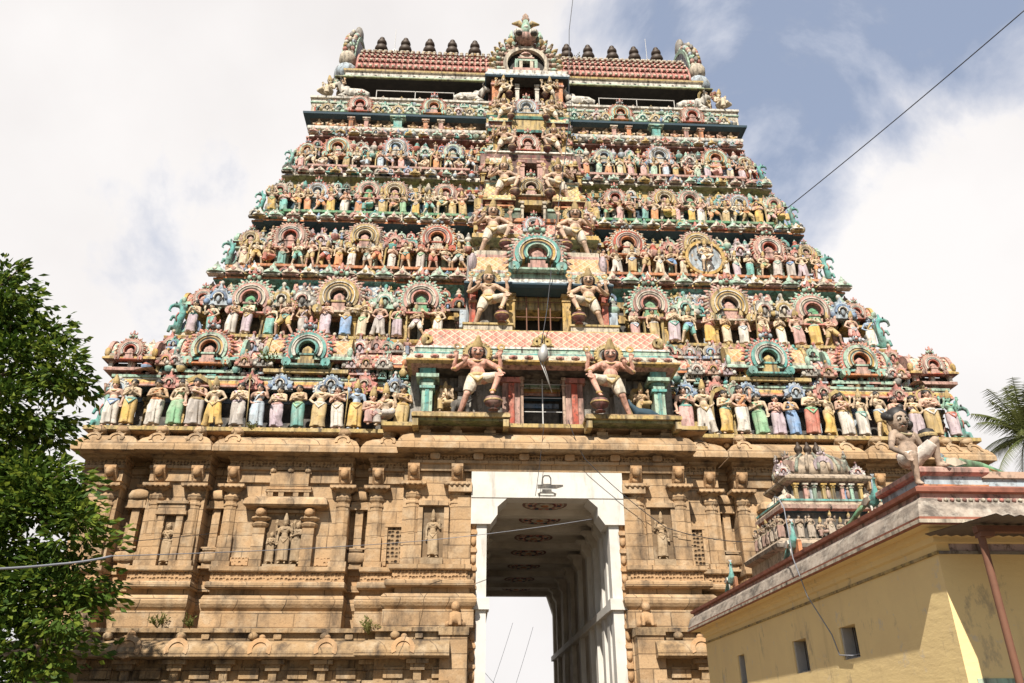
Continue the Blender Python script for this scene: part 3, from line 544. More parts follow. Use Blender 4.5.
POSE = {
 'fold': (figure('folded', [fold(1), fold(-1)], crown='hair'), 'with hands folded'),
 'raise': (figure('raised', [rais(1), hang(-1)], CONTRA), 'with one hand raised'),
 'tray': (figure('tray', [tray(1), tray(-1)], CONTRA, wear='sari', crown='bun', female=True), 'with hands before waist'),
 'hip': (figure('hipped', [hip(1), rais(-1)], CONTRA, wear='sari', crown='bun', female=True, lean=-.03), 'with hand on hip'),
 'hang': (figure('hanging', [hang(1), cross(-1)], CONTRA, wear='sari', crown='bun', female=True, lean=.03), 'with one arm hanging'),
 'cross': (figure('crossed', [cross(1), cross(-1)], crown='hair', belly=1.15), 'with arms crossed'),
 'four': (figure('fourarmed', [back(1), back(-1), rais(1), hang(-1)]), 'with four arms'),
 'dance': (figure('dancing', [back(1), back(-1), cross(1), hip(-1)], DANCE, wear='shorts'), 'dancing on one leg'),
 'step': (figure('striding', [hip(1), rais(-1)], STEP, wear='shorts', crown='hair'), 'striding'),
 'over': (figure('bearing', [ovr(1), ovr(-1)], CONTRA), 'with both arms overhead'),
 'akimbo': (figure('akimbo', [hip(1), hip(-1)], STEP, wear='dhoti'), 'with hands on hips'),
 'point': (figure('pointing', [(1, (.44, -.04, 1.33), (.62, -.14, 1.42), (1, -.2, .3)), hip(-1)], CONTRA, wear='dhoti', crown='hair', lean=.03), 'with one arm stretched out'),
 'lunge': (figure('lunging', [back(1), rais(-1), cross(1), hang(-1)], {1: ((.30, -.16, .52), (.34, 0, .08), (.46, -.1, .03)), -1: ((-.2, -.06, .46), (-.38, .05, .08), (-.5, -.06, .03))}, wear='shorts'), 'in a wide lunge'),
 'mother': (figure('mother', [cross(1), (-1, (-.3, .0, 1.12), (-.22, -.2, 1.05), (.6, -.8, 0)), ], {1: ((.10, -.1, .50), (.16, .04, .08), (.2, -.1, .03)), -1: ((-.09, 0, .5), (-.06, .02, .08), (-.08, -.12, .03))}, wear='sari', crown='bun', female=True, lean=.06), 'swaying to one side'),
 'sit': (figure('seated', [rais(1), tray(-1)], SIT, sit=True), 'seated'),
 'squat': (figure('squatting', [(1, (.3, -.1, 1.15), (.3, -.26, 1.04), (0, -.3, -1)), (-1, (-.3, -.1, 1.15), (-.3, -.26, 1.04), (0, -.3, -1))], SQUAT, sit=True, wear='shorts', crown='hair', belly=1.3, hr=1.15), 'squatting'),
}
SKIN = dict(cream=(.60, .45, .30), pink=(.60, .37, .27), ivory=(.64, .53, .38), tan=(.50, .33, .19), green=(.20, .40, .30), blue=(.32, .42, .54))
CLO = {'yellow': (.62, .39, .08), 'white': (.68, .63, .56), 'green': (.20, .44, .24), 'teal': (.13, .40, .36), 'blue': (.17, .34, .60), 'pink': (.62, .34, .32), 'lilac': (.50, .40, .46), 'orange': (.62, .24, .08), 'red': (.50, .12, .08), 'grey': (.46, .42, .39), 'pale blue': (.42, .52, .60), 'ochre': (.48, .33, .12), 'mint': (.38, .55, .42), 'cream': (.62, .52, .36)}
CLO = {k: tuple(x*.86+y*.10 for x, y in zip(c, (.5, .43, .34))) for k, c in CLO.items()}
GOLD = (.50, .36, .15)
def statue(name, label, cat, pose, loc, h, skin, cloth, sash, flip=False, rz=0, group=None, parent=None, mat=None, simple=False):
    t = link(name, None, parent, loc, (0, 0, rz)) if parent else thing(name, label, cat, loc, rz, group)
    s = h/1.75; sc = (-s*1.16 if flip else s*1.16, s*1.1, s)
    for k, me in POSE[pose][0].items():
        if (simple and k in ('eyes',)) or (mat and k == 'eyes'): continue
        o = link(k, me, t, None, None, sc, {'body': skin, 'garment': cloth, 'sash': sash, 'crown': GOLD, 'necklace': GOLD}.get(k, (.02, .02, .02)))
        if mat: o.material_slots[0].link = 'OBJECT'; o.material_slots[0].material = PAL[mat]
    if simple is not None and not parent and pose not in ('squat',):
        r_ = rnd.random()
        if r_ < .30: link('halo', EXTRA['halo%d' % rnd.randrange(4)], t, (0, 0, -.42*s if pose == 'sit' else 0), None, sc)
        elif r_ < .40 and pose != 'sit': link('arched_frame', EXTRA['frame'], t, None, None, sc)
        if rnd.random() < .16 and pose in ('raise', 'hip', 'four', 'cross'): link('staff', EXTRA['staff'], t, None, None, (-abs(sc[0]) if flip else sc[0], sc[1], sc[2]))
    return t
def _extra():
    d = {}
    for i, (a, b_) in enumerate((('ochre', 'rose'), ('mint', 'cream'), ('pink', 'ochre'), ('sky', 'white'))):
        mb = MB(); mb.ring(0, 1.62, .13, .19, .0, .27, 0, 360, a, 18); mb.ring(0, 1.62, .11, .2, .2, .25, 0, 360, b_, 18)
        for k in range(15): an = R(-60+300*k/14); mb.ell((.29*math.cos(an), .15, 1.62+.29*math.sin(an)), (.045, .04, .05), b_ if k % 2 else a, 6, 5)
        mb.ell((0, .15, 1.95), (.08, .06, .09), b_, 8, 6); d['halo%d' % i] = mb.mesh('halo')
    mb = MB(); mb.tube([(.30, -.14, 0), (.28, -.15, 1.0), (.30, -.14, 1.95)], .018, 'ochre', 6); mb.lathe([(.02, 0), (.06, .06), (.02, .2)], (.30, -.14, 1.92), 'gold', 8); d['staff'] = mb.mesh('staff')
    mb = MB(); mb.lathe([(.24, 0), (.28, .06), (.22, .10), (.26, .16), (.2, .18)], (0, -.03, -.14), 'rose', 14, True, 1, .8); d['pedestal'] = mb.mesh('pedestal')
    mb = MB(); mb.prism([(-.42, 0), (-.42, 1.45), (-.3, 1.8), (0, 2.0), (.3, 1.8), (.42, 1.45), (.42, 0), (.34, 0), (.34, 1.4), (.24, 1.68), (0, 1.84), (-.24, 1.68), (-.34, 1.4), (-.34, 0)], .10, .2, 'ochre'); d['frame'] = mb.mesh('arched_frame')
    return d
EXTRA = _extra()
def relief(pose, loc, h, parent, flip=False):    # carved stone figure in a niche, one sub-part
    parts = [POSE[pose][0][k] for k in POSE[pose][0] if k != 'eyes']; v = []; f = []; s = h/1.75
    for me in parts:
        o = len(v); v += [(p.co.x*s*(-1 if flip else 1)+loc[0], p.co.y*s*.8+loc[1], p.co.z*s+loc[2]) for p in me.vertices]; f += [tuple(i+o for i in q.vertices) for q in me.polygons]
    mb = MB(); mb.add(v, f, 'sculpt', True); return mb.build('carved_figure', parent)
for sg, E in ((1, EB[0]), (-1, EB[1])): relief('raise', (-3.89*sg, -.06, 6.9), 1.42, E, sg < 0)
for sg, (A, B, Cc, Dd) in ((1, BAYS[0]), (-1, BAYS[1])):
    relief('hip', (-12.78*sg, .47, 6.74), 1.35, B, sg < 0)
    relief('four', (-8.9*sg, .42, 6.76), 1.5, Cc, sg < 0); relief('tray', (-9.33*sg, .45, 6.76), 1.05, Cc); relief('hang', (-8.5*sg, .45, 6.76), 1.4, Cc)

# ------------------------------------------------------------------ ornaments of the painted tiers
def face_crest(mb, x, y, z, s, a='mint', b_='ochre'):        # lion face with horns and plume that crowns an arch
    mb.ell((x, y, z), (.17*s, .14*s, .15*s), a, 8, 6); mb.ell((x, y-.1*s, z-.05*s), (.09*s, .08*s, .06*s), b_, 8, 5)
    for q in (-1, 1):
        mb.ell((x+q*.075*s, y-.12*s, z+.05*s), .035*s, 'black', 6, 4); mb.tube([(x+q*.12*s, y, z+.08*s), (x+q*.26*s, y, z+.18*s), (x+q*.24*s, y, z+.32*s)], [.06*s, .05*s, .02*s], b_, 6)
        mb.ell((x+q*.22*s, y, z-.06*s), (.1*s, .08*s, .12*s), a, 7, 5)
    mb.lathe([(.1*s, .1*s), (.13*s, .2*s), (.06*s, .3*s), (.08*s, .36*s), (.01*s, .48*s)], (x, y, z), b_, 8)
def arch_mesh(c0, c1, c2, c3, inner='dark', shrine='cream', seed=0):
    """horseshoe arch of radius 1: flame fringe, three painted rings, hollow with a tiny shrine"""
    mb = MB(); A0, A1 = -38, 218
    mb.ring(0, 0, -.02, .3, .80, .93, A0, A1, c0, 26)
    for k in range(27):
        a = R(A0+4+(A1-A0-8)*k/26); ca, sa_ = math.cos(a), math.sin(a); i0 = len(mb.v); mb.ell((0, 0, 0), (.075, .07, .13), c0 if k % 2 else c3, 7, 5); mb.ell((0, -.05, -.06), .05, 'white' if k % 3 else c1, 6, 4)
        mb.xf(Matrix.Translation((.95*ca, .05, .95*sa_)) @ Matrix.Rotation(math.pi/2-a+.4*ca, 4, 'Y'), i0)
        if k % 2 == 0: i0 = len(mb.v); mb.lathe([(.075, -.02), (.09, .06), (.015, .21)], (0, .1, 0), c0, 6, True, 1, .6); mb.xf(Matrix.Translation((1.03*ca, .03, 1.03*sa_)) @ Matrix.Rotation(math.pi/2-a+.5*ca, 4, 'Y'), i0)
    mb.ring(0, 0, -.10, .3, .66, .80, A0+4, A1-4, c1, 26); mb.ring(0, 0, -.16, .3, .62, .66, A0+6, A1-6, 'white', 26); mb.ring(0, 0, -.12, .3, .52, .62, A0+6, A1-6, c2, 26); mb.ring(0, 0, -.16, .3, .48, .52, A0+6, A1-6, 'slate', 24); mb.ring(0, 0, -.13, .3, .41, .48, A0+6, A1-6, c1, 24); mb.ring(0, 0, -.17, .3, .36, .41, A0+8, A1-8, c3, 24)
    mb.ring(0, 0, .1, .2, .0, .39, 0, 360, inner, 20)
    for q in (-1, 1):
        i0 = len(mb.v); mb.ring(0, 0, -.14, .25, .05, .2, -60, 250, c1, 12); mb.ell((0, -.1, 0), .07, c3, 7, 5); mb.xf(Matrix.Translation((q*.82, 0, -.62)), i0)
    mb.bx(-.34, .34, -.12, .25, -.68, -.5, shrine); mb.bx(-.26, .26, -.1, .2, -.5, -.3, shrine); mb.bx(-.3, .3, -.14, .2, -.3, -.22, c1); mb.bx(-.2, .2, -.1, .2, -.22, -.06, shrine); mb.lathe([(.24, -.06), (.22, .04), (.12, .12), (.03, .2)], (0, .05, 0), shrine, 10, True, 1, .7)
    mb.bx(-.9, .9, -.12, .3, -.76, -.68, c3)
    face_crest(mb, 0, -.02, 1.16, 1.0, 'sky' if seed % 2 else 'mint', 'rose' if seed % 3 else 'ochre')
    return mb.mesh('horseshoe_arch')
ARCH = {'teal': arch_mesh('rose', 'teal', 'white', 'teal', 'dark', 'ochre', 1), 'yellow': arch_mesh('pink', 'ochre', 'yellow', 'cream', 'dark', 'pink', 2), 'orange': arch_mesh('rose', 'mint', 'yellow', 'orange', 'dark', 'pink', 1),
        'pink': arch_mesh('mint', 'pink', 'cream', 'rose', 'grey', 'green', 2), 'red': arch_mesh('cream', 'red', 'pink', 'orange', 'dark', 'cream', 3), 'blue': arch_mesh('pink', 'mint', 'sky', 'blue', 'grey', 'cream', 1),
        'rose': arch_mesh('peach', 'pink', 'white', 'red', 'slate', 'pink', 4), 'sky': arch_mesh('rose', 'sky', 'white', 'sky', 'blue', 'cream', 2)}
def small_mesh(a, b_, c):                       # small crest ornament that stands on a cornice
    mb = MB(); mb.prism([(-.5, 0), (-.42, .22), (-.5, .34), (-.26, .42), (-.2, .6), (-.08, .62), (0, .85), (.08, .62), (.2, .6), (.26, .42), (.5, .34), (.42, .22), (.5, 0)], -.1, .12, a)
    mb.ring(0, .26, -.16, 0, .2, .28, -10, 190, b_, 12); mb.ring(0, .26, -.2, 0, .13, .17, -10, 190, c, 10); mb.ring(0, .26, -.12, -.09, 0, .13, 0, 360, 'slate', 10); mb.ell((0, -.14, .2), (.07, .06, .13), a, 7, 5);
    for q in range(9): an = R(-20+220*q/8); mb.ell((.36*math.cos(an), -.05, .28+.36*math.sin(an)), (.06, .07, .06), a if q % 2 else b_, 6, 4)
    mb.ell((0, 0, .88), (.08, .08, .1), c, 7, 5)
    for q in (-1, 1): mb.ell((q*.38, -.1, .12), (.12, .08, .12), b_, 7, 5)
    return mb.mesh('crest_ornament')
CREST = {'blue': small_mesh('sky', 'blue', 'white'), 'pink': small_mesh('rose', 'pink', 'cream'), 'grey': small_mesh('grey', 'white', 'pink'), 'peach': small_mesh('peach', 'rose', 'yellow'), 'mint': small_mesh('mint', 'white', 'teal'), 'cream': small_mesh('cream', 'ochre', 'white'), 'lilac': small_mesh('lilac', 'white', 'rose')}
def stupi_mesh(a, b_):                          # low domed knob on the cornices of the upper tiers
    mb = MB(); mb.bx(-.33, .33, -.12, .2, 0, .06, b_); mb.lathe([(.4, .08), (.36, .18), (.2, .3), (.12, .34), (.14, .42), (.06, .5), (.02, .62)], (0, 0, 0), a, 10, True, 1, .6); mb.ell((0, -.2, .18), (.1, .06, .1), b_, 7, 5)
    return mb.mesh('dome_ornament')
STUPI = {'mint': stupi_mesh('mint', 'white'), 'cream': stupi_mesh('cream', 'pink'), 'white': stupi_mesh('white', 'ochre'), 'pink': stupi_mesh('pink', 'cream'), 'yellow': stupi_mesh('ochre', 'yellow'), 'peach': stupi_mesh('peach', 'ochre')}
def pil_mesh(c, k):
    mb = MB(); mb.bx(-.13, .13, -.1, .1, 0, .08, k); mb.bx(-.09, .09, -.07, .1, .08, .76, c); mb.bx(-.12, .12, -.1, .1, .76, .80, k); mb.lathe([(.09, .8), (.14, .84), (.14, .88), (.1, .9)], (0, 0, 0), c, 10); mb.bx(-.17, .17, -.14, .1, .9, 1.0, k); return mb.mesh('small_pillar')
PIL = {'teal': pil_mesh('teal', 'mint'), 'yellow': pil_mesh('yellow', 'ochre'), 'pink': pil_mesh('pink', 'cream'), 'white': pil_mesh('white', 'pink'), 'orange': pil_mesh('orange', 'peach'), 'blue': pil_mesh('sky', 'blue'), 'mint': pil_mesh('mint', 'white'), 'ochre': pil_mesh('ochre', 'yellow')}
def put(nm, me, par, x, y, z, s=1, sy=None, rz=0): return link(nm, me, par, (x, y, z), (0, 0, rz) if rz else None, (s, sy or s, s) if not isinstance(s, tuple) else s)
def pav(par, x, w, y, z, h, body, tile, eave, trim, arch=None, ar=.7, pilc='teal', az=None, knobs=True):
    """model pavilion on a cornice: dark cell with pillars, eave, barrel roof with a tile pattern, rim knobs, arch on the front"""
    mb = MB(); k = h; d = .9
    mb.bx(x-w/2, x+w/2, y-.02, y+d+.1, z, z+.09*k, trim); mb.bx(x-w/2+.1, x+w/2-.1, y+.3, y+d, z+.09*k, z+.3*k, 'dark')
    mb.sweep([(x-w/2+.05, y+d), (x-w/2+.05, y+.05), (x+w/2-.05, y+.05), (x+w/2-.05, y+d)], [(-.2, z+.3*k, 'maroon'), (.0, z+.3*k, 'maroon'), (.16, z+.32*k, eave), (.16, z+.37*k, eave), (.05, z+.44*k, body), (.05, z+.5*k, trim), (.0, z+.54*k, body)])
    n = 9; pr = [(y+.06+.42*(1-math.cos(math.pi*i/(n-1))), z+.52*k+.46*k*math.sin(math.pi*i/(n-1))) for i in range(n)]
    mb.prism(pr, x-w/2+.1, x+w/2-.1, tile, 'x')
    for q in (-1, 1):
        pr2 = [(a+(a-y-.48)*.14, b_+.03+(b_-z-.5*k)*.08) for a, b_ in pr]; e = x+q*(w/2-.1); mb.prism(pr2, min(e, e+q*.14), max(e, e+q*.14), trim, 'x'); mb.ell((e+q*.1, y+.02, z+.55*k), (.12, .1, .15*k), eave, 8, 5)
    o = mb.build('model_pavilion', par)
    m = max(2, int(w/.62)); 
    for i in range(m+1):
        px = x-w/2+.16+(w-.32)*i/m; i_ = PIL[pilc]; link('small_pillar', i_, o, (px, y+.16, z+.085*k), None, (.8, .8, .23*k))
    if knobs:
        for i in range(max(2, int(w/.7))): kb = -w/2+.35+(w-.7)*i/max(1, max(2, int(w/.7))-1); link('roof_knob', STUPI['cream']if i % 2 else STUPI['pink'], o, (x+kb, y+.48, z+.96*k), None, .42)
    if arch: link('horseshoe_arch', ARCH[arch], o, (x, y-.1, (az if az else z+.62*k)), None, (ar, ar, ar))
    return o
def yali(name, label, loc, s, flip, group):      # rearing teal dragon bracket at the corner of a ledge
    return None
ymb = MB()
ymb.tube([(.1, 0, .05), (.05, -.1, .35), (.0, -.15, .65), (-.08, -.12, .95), (-.02, -.1, 1.2), (.12, -.12, 1.34), (.26, -.16, 1.30)], [.16, .17, .17, .14, .13, .13, .1], 'teal', 12)
ymb.tube([(.26, -.16, 1.32), (.42, -.18, 1.24), (.47, -.18, 1.06), (.38, -.18, .98)], [.09, .07, .05, .03], 'teal', 8); ymb.tube([(.02, -.16, .75), (.25, -.26, .72), (.3, -.28, .52)], [.09, .07, .06], 'teal', 8); ymb.tube([(.06, -.1, .3), (.3, -.18, .28), (.34, -.2, .04)], [.12, .09, .07], 'teal', 8)
ymb.tube([(.12, .05, .15), (-.2, .05, .2), (-.3, .03, .5), (-.2, 0, .66)], [.08, .07, .05, .03], 'teal', 8); ymb.ell((.1, -.12, 1.5), (.06, .05, .14), 'teal'); ymb.ell((-.14, -.08, 1.28), (.07, .06, .12), 'teal')
YALI = remesh(ymb, .03, 2, 'dragon_body'); 
ye = MB(); ye.ell((.2, -.27, 1.38), (.035, .03, .035), 'black', 8, 6); ye.tube([(.03, -.29, .9), (.1, -.3, .7), (.05, -.3, .5)], .03, 'rose', 6); YEYE = ye.mesh('dragon_marking')
def corner_dragon(label, x, y, z, s):
    t = thing('corner_dragon', label, 'dragon figure', (x, y, z), 0, 'dragons at the ends of the painted ledges'); q = 1 if x > 0 else -1
    link('body', YALI, t, None, None, (s*q, s, s)); link('marking', YEYE, t, None, None, (s*q, s, s))

# ------------------------------------------------------------------ the painted tiers
# ledge height, ledge front, ledge half width, wall plane, height of wall above which the cornice sits, half width there
TIER = [dict(n='lowest', z=11.62, y=.75, hw=16.2, wy=1.95), dict(n='second', z=16.1, y=2.15, hw=14.75, wy=3.5), dict(n='third', z=20.15, y=3.3, hw=13.6, wy=4.4),
        dict(n='fourth', z=23.63, y=4.1, hw=12.85, wy=5.0), dict(n='fifth', z=26.95, y=4.9, hw=12.05, wy=5.85), dict(n='top', z=30.05, y=5.6, hw=11.4, wy=6.1)]
def wrap(hw, y, yb=None): yb = yb or (2*10.4-y); return [(-hw, yb), (-hw, y), (hw, y), (hw, yb)]
def steps(hw, y, xs, d):      # front line with shallow projecting bays, both sides alike
    pts = [(-hw, 2*10.4-y), (-hw, y)]; cur = y
    for a, b_ in xs[::-1]: pts += [(-b_, y), (-b_, y-d), (-a, y-d), (-a, y)]
    for a, b_ in xs: pts += [(a, y), (a, y-d), (b_, y-d), (b_, y)]
    return pts+[(hw, y), (hw, 2*10.4-y)]
PARTS = []
# --- tier 1
T = TIER[0]; mb = MB()
mb.sweep(wrap(15.4, 1.95), [(0, 11.6, 'slate'), (.06, 11.61, 'slate'), (.06, 11.9, 'slate'), (0, 11.92, 'slate'), (0, 13.05, 'navy'), (.05, 13.06, 'blue'), (.05, 13.25, 'blue'), (0, 13.26, 'slate'), (0, 14.0, 'slate')])
BX1 = [(6.0, 7.0), (7.35, 10.6), (11.4, 14.1), (14.6, 15.9)]
mb.sweep(steps(15.6, 1.75, BX1[1:], .3), [(0, 13.3, 'navy'), (.1, 13.34, 'navy'), (.30, 13.38, 'pink'), (.36, 13.41, 'pink'), (.36, 13.47, 'rose'), (.34, 13.48, 'orange'), (.33, 13.55, 'yellow'), (.30, 13.64, 'yellow'), (.26, 13.70, 'white'), (.26, 13.76, 'mint'), (.31, 13.77, 'mint'), (.31, 13.87, 'rose'), (.18, 13.93, 'peach'), (.1, 14.0, 'peach'), (-1, 14.01, 'peach')])
mb.sweep(wrap(14.9, 2.2), [(0, 14.0, 'slate'), (0, 14.9, 'maroon'), (.28, 14.95, 'maroon'), (.34, 15.0, 'maroon'), (.34, 15.25, 'mint'), (.24, 15.28, 'white'), (.2, 15.36, 'cream'), (.1, 15.7, 'pink'), (.0, 15.75, 'pink'), (0, 15.85, 'ochre'), (.1, 15.9, 'yellow'), (.12, 16.0, 'yellow'), (-1, 16.02, 'ochre')])
t1 = mb.build('painted_tier', TW); PARTS.append(t1)
for sg in (1, -1):
    pav(t1, -15.65*sg, 1.75, 1.05, 14.0, 1.35, 'cream', 't_teal', 'yellow', 'pink', 'rose', .52, 'white', 14.78); put('corner_pot', STUPI['peach'], t1, -15.25*sg, 1.9, 15.28, .6)
    pav(t1, -12.75*sg, 2.5, 1.15, 14.0, 1.55, 'peach', 't_pink', 'teal', 'mint', 'orange', .86, 'teal', 14.95)
    pav(t1, -9.0*sg, 3.2, 1.0, 14.0, 1.6, 'cream', 't_orange', 'mint', 'ochre', 'teal', .90, 'yellow', 14.92)
    for x, w, c in ((-10.9, .9, 'lilac'), (-6.55, 1.3, 'pink'), (-14.25, .7, 'peach'), (-5.65, .7, 'mint')): pav(t1, x*sg, w, 1.3, 14.0, 1.15, 'maroon', 't_pink', 'orange', c, None, .4, 'teal', knobs=False)
    for x, z, c, s in ((-14.3, 14.25, 'peach', .75), (-13.95, 14.25, 'grey', .7), (-11.35, 14.25, 'peach', .75), (-10.65, 14.25, 'grey', .8), (-7.3, 14.25, 'lilac', .75), (-6.75, 14.25, 'peach', .8), (-6.1, 14.25, 'grey', .75),
                       (-14.0, 13.3, 'pink', .85), (-11.0, 13.3, 'pink', .95), (-9.9, 13.3, 'blue', .98), (-8.0, 13.3, 'blue', .98), (-6.75, 13.3, 'pink', 1.0), (-5.6, 13.3, 'blue', .9)): put('crest_ornament', CREST[c], t1, x*sg, 1.08 if z > 14 else 1.12, z, s)
    for i in range(9): x = -14.6+i*1.06; put('crest_ornament', CREST[('pink', 'peach', 'rose', 'lilac')[i % 4] if (('pink', 'peach', 'rose', 'lilac')[i % 4]) in CREST else 'pink'], t1, x*sg, 1.95, 15.28, .95)
    for x in (-15.9, -14.9, -13.6, -12.4, -10.9, -7.2, -6.0): put('ledge_pillar', PIL['yellow' if x < -13 else ('ochre', 'grey', 'blue')[int(-x*3) % 3] if (('ochre', 'grey', 'blue')[int(-x*3) % 3]) in PIL else 'blue'], t1, x*sg, 1.82, 11.62, (1.25, 1.2, 1.55))
# --- tiers 2 to 5
def tier(T, zc, hwc, yc, ledge, wall, stripe, under, edge, above, top_z, bays, extra=()):
    """T: ledge; zc, hwc, yc: cornice height, half width and front; the next ledge starts at top_z"""
    mb = MB(); z, y, hw, wy = T['z'], T['y'], T['hw'], T['wy']
    mb.sweep(steps(hw-.25, y+.25, bays, .2), [(0, z-.36, ledge), (.02, z-.2, 'slate'), (.15, z-.15, ledge), (.2, z-.13, ledge), (.2, z-.02, ledge), (.18, z, ledge), (-1.8, z+.005, 'grey')])
    h = zc-z
    mb.sweep(wrap(hwc-.25-(wy-yc)*.25, wy), [(0, z, wall), (.25, z+.01, 'grey'), (.25, z+.2, 'grey'), (0, z+.22, wall), (0, z+h*.5, 'slate'), (.08, z+h*.5+.01, stripe), (.1, z+h*.62, stripe), (0, z+h*.63, wall), (.0, z+h*.72, stripe), (.15, z+h*.73, stripe), (.15, z+h*.82, stripe), (0, z+h*.83, under), (0, z+h+.3, under)])
    mb.sweep(steps(hwc-.3, yc+.35, bays, .12), [(-.6, zc-.32, under), (-.12, zc-.2, under), (.02, zc-.12, under), (.2, zc-.03, under), (.24, zc, edge), (.24, zc+.09, edge), (.16, zc+.11, 'cream'), (.15, zc+.16, above), (.05, zc+.36, above), (-.05, zc+.42, 'white'), (-.05, top_z-.34, 'white'), (-1.2, top_z-.33, 'white')])
    o = mb.build('painted_tier', TW); PARTS.append(o); return o
t2 = tier(TIER[1], 19.25, 13.95, 3.0, 'ochre', 'slate', 'yellow', 'teal', 'orange', 'yellow', 20.15, [(6.3, 10.4), (10.9, 13.2)])
t3 = tier(TIER[2], 22.9, 13.05, 3.9, 'orange', 'slate', 'ochre', 'navy', 'orange', 'white', 23.63, [(3.2, 5.6), (6.2, 9.6), (10.2, 12.2)])
t4 = tier(TIER[3], 26.15, 12.25, 4.7, 'green', 'navy', 'yellow', 'moss', 'cream', 'white', 26.95, [(3.4, 5.0), (5.6, 9.2), (9.6, 11.4)])
t5 = tier(TIER[4], 29.3, 11.55, 5.5, 'pink', 'slate', 'orange', 'maroon', 'pink', 'white', 30.05, [(3.2, 5.2), (5.7, 8.2), (8.8, 10.8)])
for o, T, zc, yc, spec, pavs, pcs, sc in (
    (t2, TIER[1], 19.25, 3.0, [(-12.0, 18.0, 'pink', .84), (-8.35, 18.2, 'yellow', .92), (-4.9, 18.15, 'pink', .84)], [(-14.1, 1.5, 17.45, 1.15, 't_pink', 'mint', 'yellow', None, 'mint'), (-8.35, 4.0, 17.5, 1.75, 't_blue', 'peach', 'pink', None, 'ochre')], ('yellow', 'pink', 'yellow', 'blue'), 1.45),
    (t3, TIER[2], 22.9, 3.9, [(-11.05, 21.9, 'rose', .72), (-7.7, 22.0, 'yellow', .74), (-4.4, 22.0, 'red', .76)], [(-12.9, 1.3, 21.45, 1.0, 't_yellow', 'ochre', 'mint', None, 'ochre'), (-7.7, 3.3, 21.4, 1.3, 't_yellow', 'cream', 'ochre', None, 'mint')], ('mint', 'ochre', 'mint', 'yellow'), 1.15),
    (t4, TIER[3], 26.15, 4.7, [(-7.85, 25.2, 'pink', .58), (-6.6, 25.2, 'yellow', .58), (-10.3, 25.1, 'sky', .5), (-4.15, 25.2, 'rose', .52)], [(-12.1, 1.2, 24.85, .9, 't_teal', 'pink', 'rose', None, 'mint'), (-7.2, 3.2, 24.75, 1.0, 't_pink', 'mint', 'mint', None, 'white'), (-10.2, 1.6, 24.8, .9, 't_blue', 'rose', 'cream', None, 'white'), (-4.1, 1.3, 24.8, .9, 't_pink', 'rose', 'cream', None, 'white')], ('white', 'blue', 'white', 'ochre'), 1.0),
    (t5, TIER[4], 29.3, 5.5, [(-9.75, 28.45, 'orange', .66), (-6.8, 28.55, 'sky', .62), (-3.9, 28.4, 'blue', .5)], [(-11.35, 1.1, 28.0, .8, 't_pink', 'peach', 'rose', None, 'mint'), (-8.3, .9, 28.05, .85, 't_yellow', 'ochre', 'ochre', None, 'mint'), (-5.35, .9, 28.05, .85, 't_yellow', 'ochre', 'ochre', None, 'mint')], ('blue', 'mint', 'blue', 'white'), .95)):
    for sg in (1, -1):
        for x, w, z, h, tile, body, trim, ar, pc in pavs: pav(o, x*sg, w, T['y']+.75, z, h, body, tile, 'mint', trim, None, .5, pc)
        for x, z, c, r in spec:
            if abs(x) < 3: continue
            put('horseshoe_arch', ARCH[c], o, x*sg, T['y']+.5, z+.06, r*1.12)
            for q in (-.62, .62): put('ledge_pillar', PIL[pcs[0]], o, (x+q*r/.85)*sg, T['y']+.75, T['z'], (1.2*r/.8, 1, (z-.75*r-T['z'])))
        nn = int(T['hw']/1.0)
        for i in range(nn):
            x = 3.0+(T['hw']-3.6)*(i+.5)/nn
            put('dome_ornament', STUPI[('mint', 'cream', 'white', 'pink', 'yellow')[(i*2+int(T['z'])) % (3 if T['z'] < 23 else 5)]], o, x*sg, yc-.08, zc+.13, .85*sc/1.3+.12)
        for i in range(nn-2):
            x = 3.4+(T['hw']-4.4)*(i+.5)/(nn-2)
            if any(abs(x+q[0]) < 1.15 for q in spec): continue
            put('crest_ornament', CREST[list(CREST)[(i*3+int(T['z'])) % 7]], o, x*sg, T['y']+.6, T['z']+(zc-T['z'])*.52, .8*sc+.1)
        for i in range(nn):
            x = 2.9+(T['hw']-3.3)*(i+.5)/nn; put('ledge_pillar', PIL[pcs[1+i % 3]], o, x*sg, T['wy']-.08, T['z'], (1.1, 1, (zc-T['z'])*.52))
# --- tier 6: frieze of dwarfs, dark cornice, parapet with arches
T = TIER[5]; mb = MB()
mb.sweep(wrap(11.25, 5.75), [(0, 29.7, 'white'), (.2, 29.85, 'white'), (.22, 29.9, 'white'), (.22, 30.05, 'white'), (-1, 30.06, 'white')])
mb.sweep(wrap(11.0, 6.35), [(0, 30.05, 'slate'), (0, 30.4, 'lilac'), (.05, 30.42, 'maroon'), (.05, 30.62, 'lilac'), (0, 30.65, 'slate'), (.5, 30.80, 'navy'), (.80, 30.88, 'navy'), (.82, 31.0, 'mint'), (.7, 31.04, 'mint'), (.55, 31.12, 'mint'), (.5, 31.2, 'cream'), (.5, 31.85, 'mint'), (.56, 31.86, 'mint'), (.56, 31.95, 'cream'), (.5, 31.97, 'white'), (.5, 32.15, 'white'), (.6, 32.17, 'white'), (.6, 32.3, 'grey'), (-2.4, 32.32, 'grey')])
t6 = mb.build('painted_tier', TW); PARTS.append(t6)
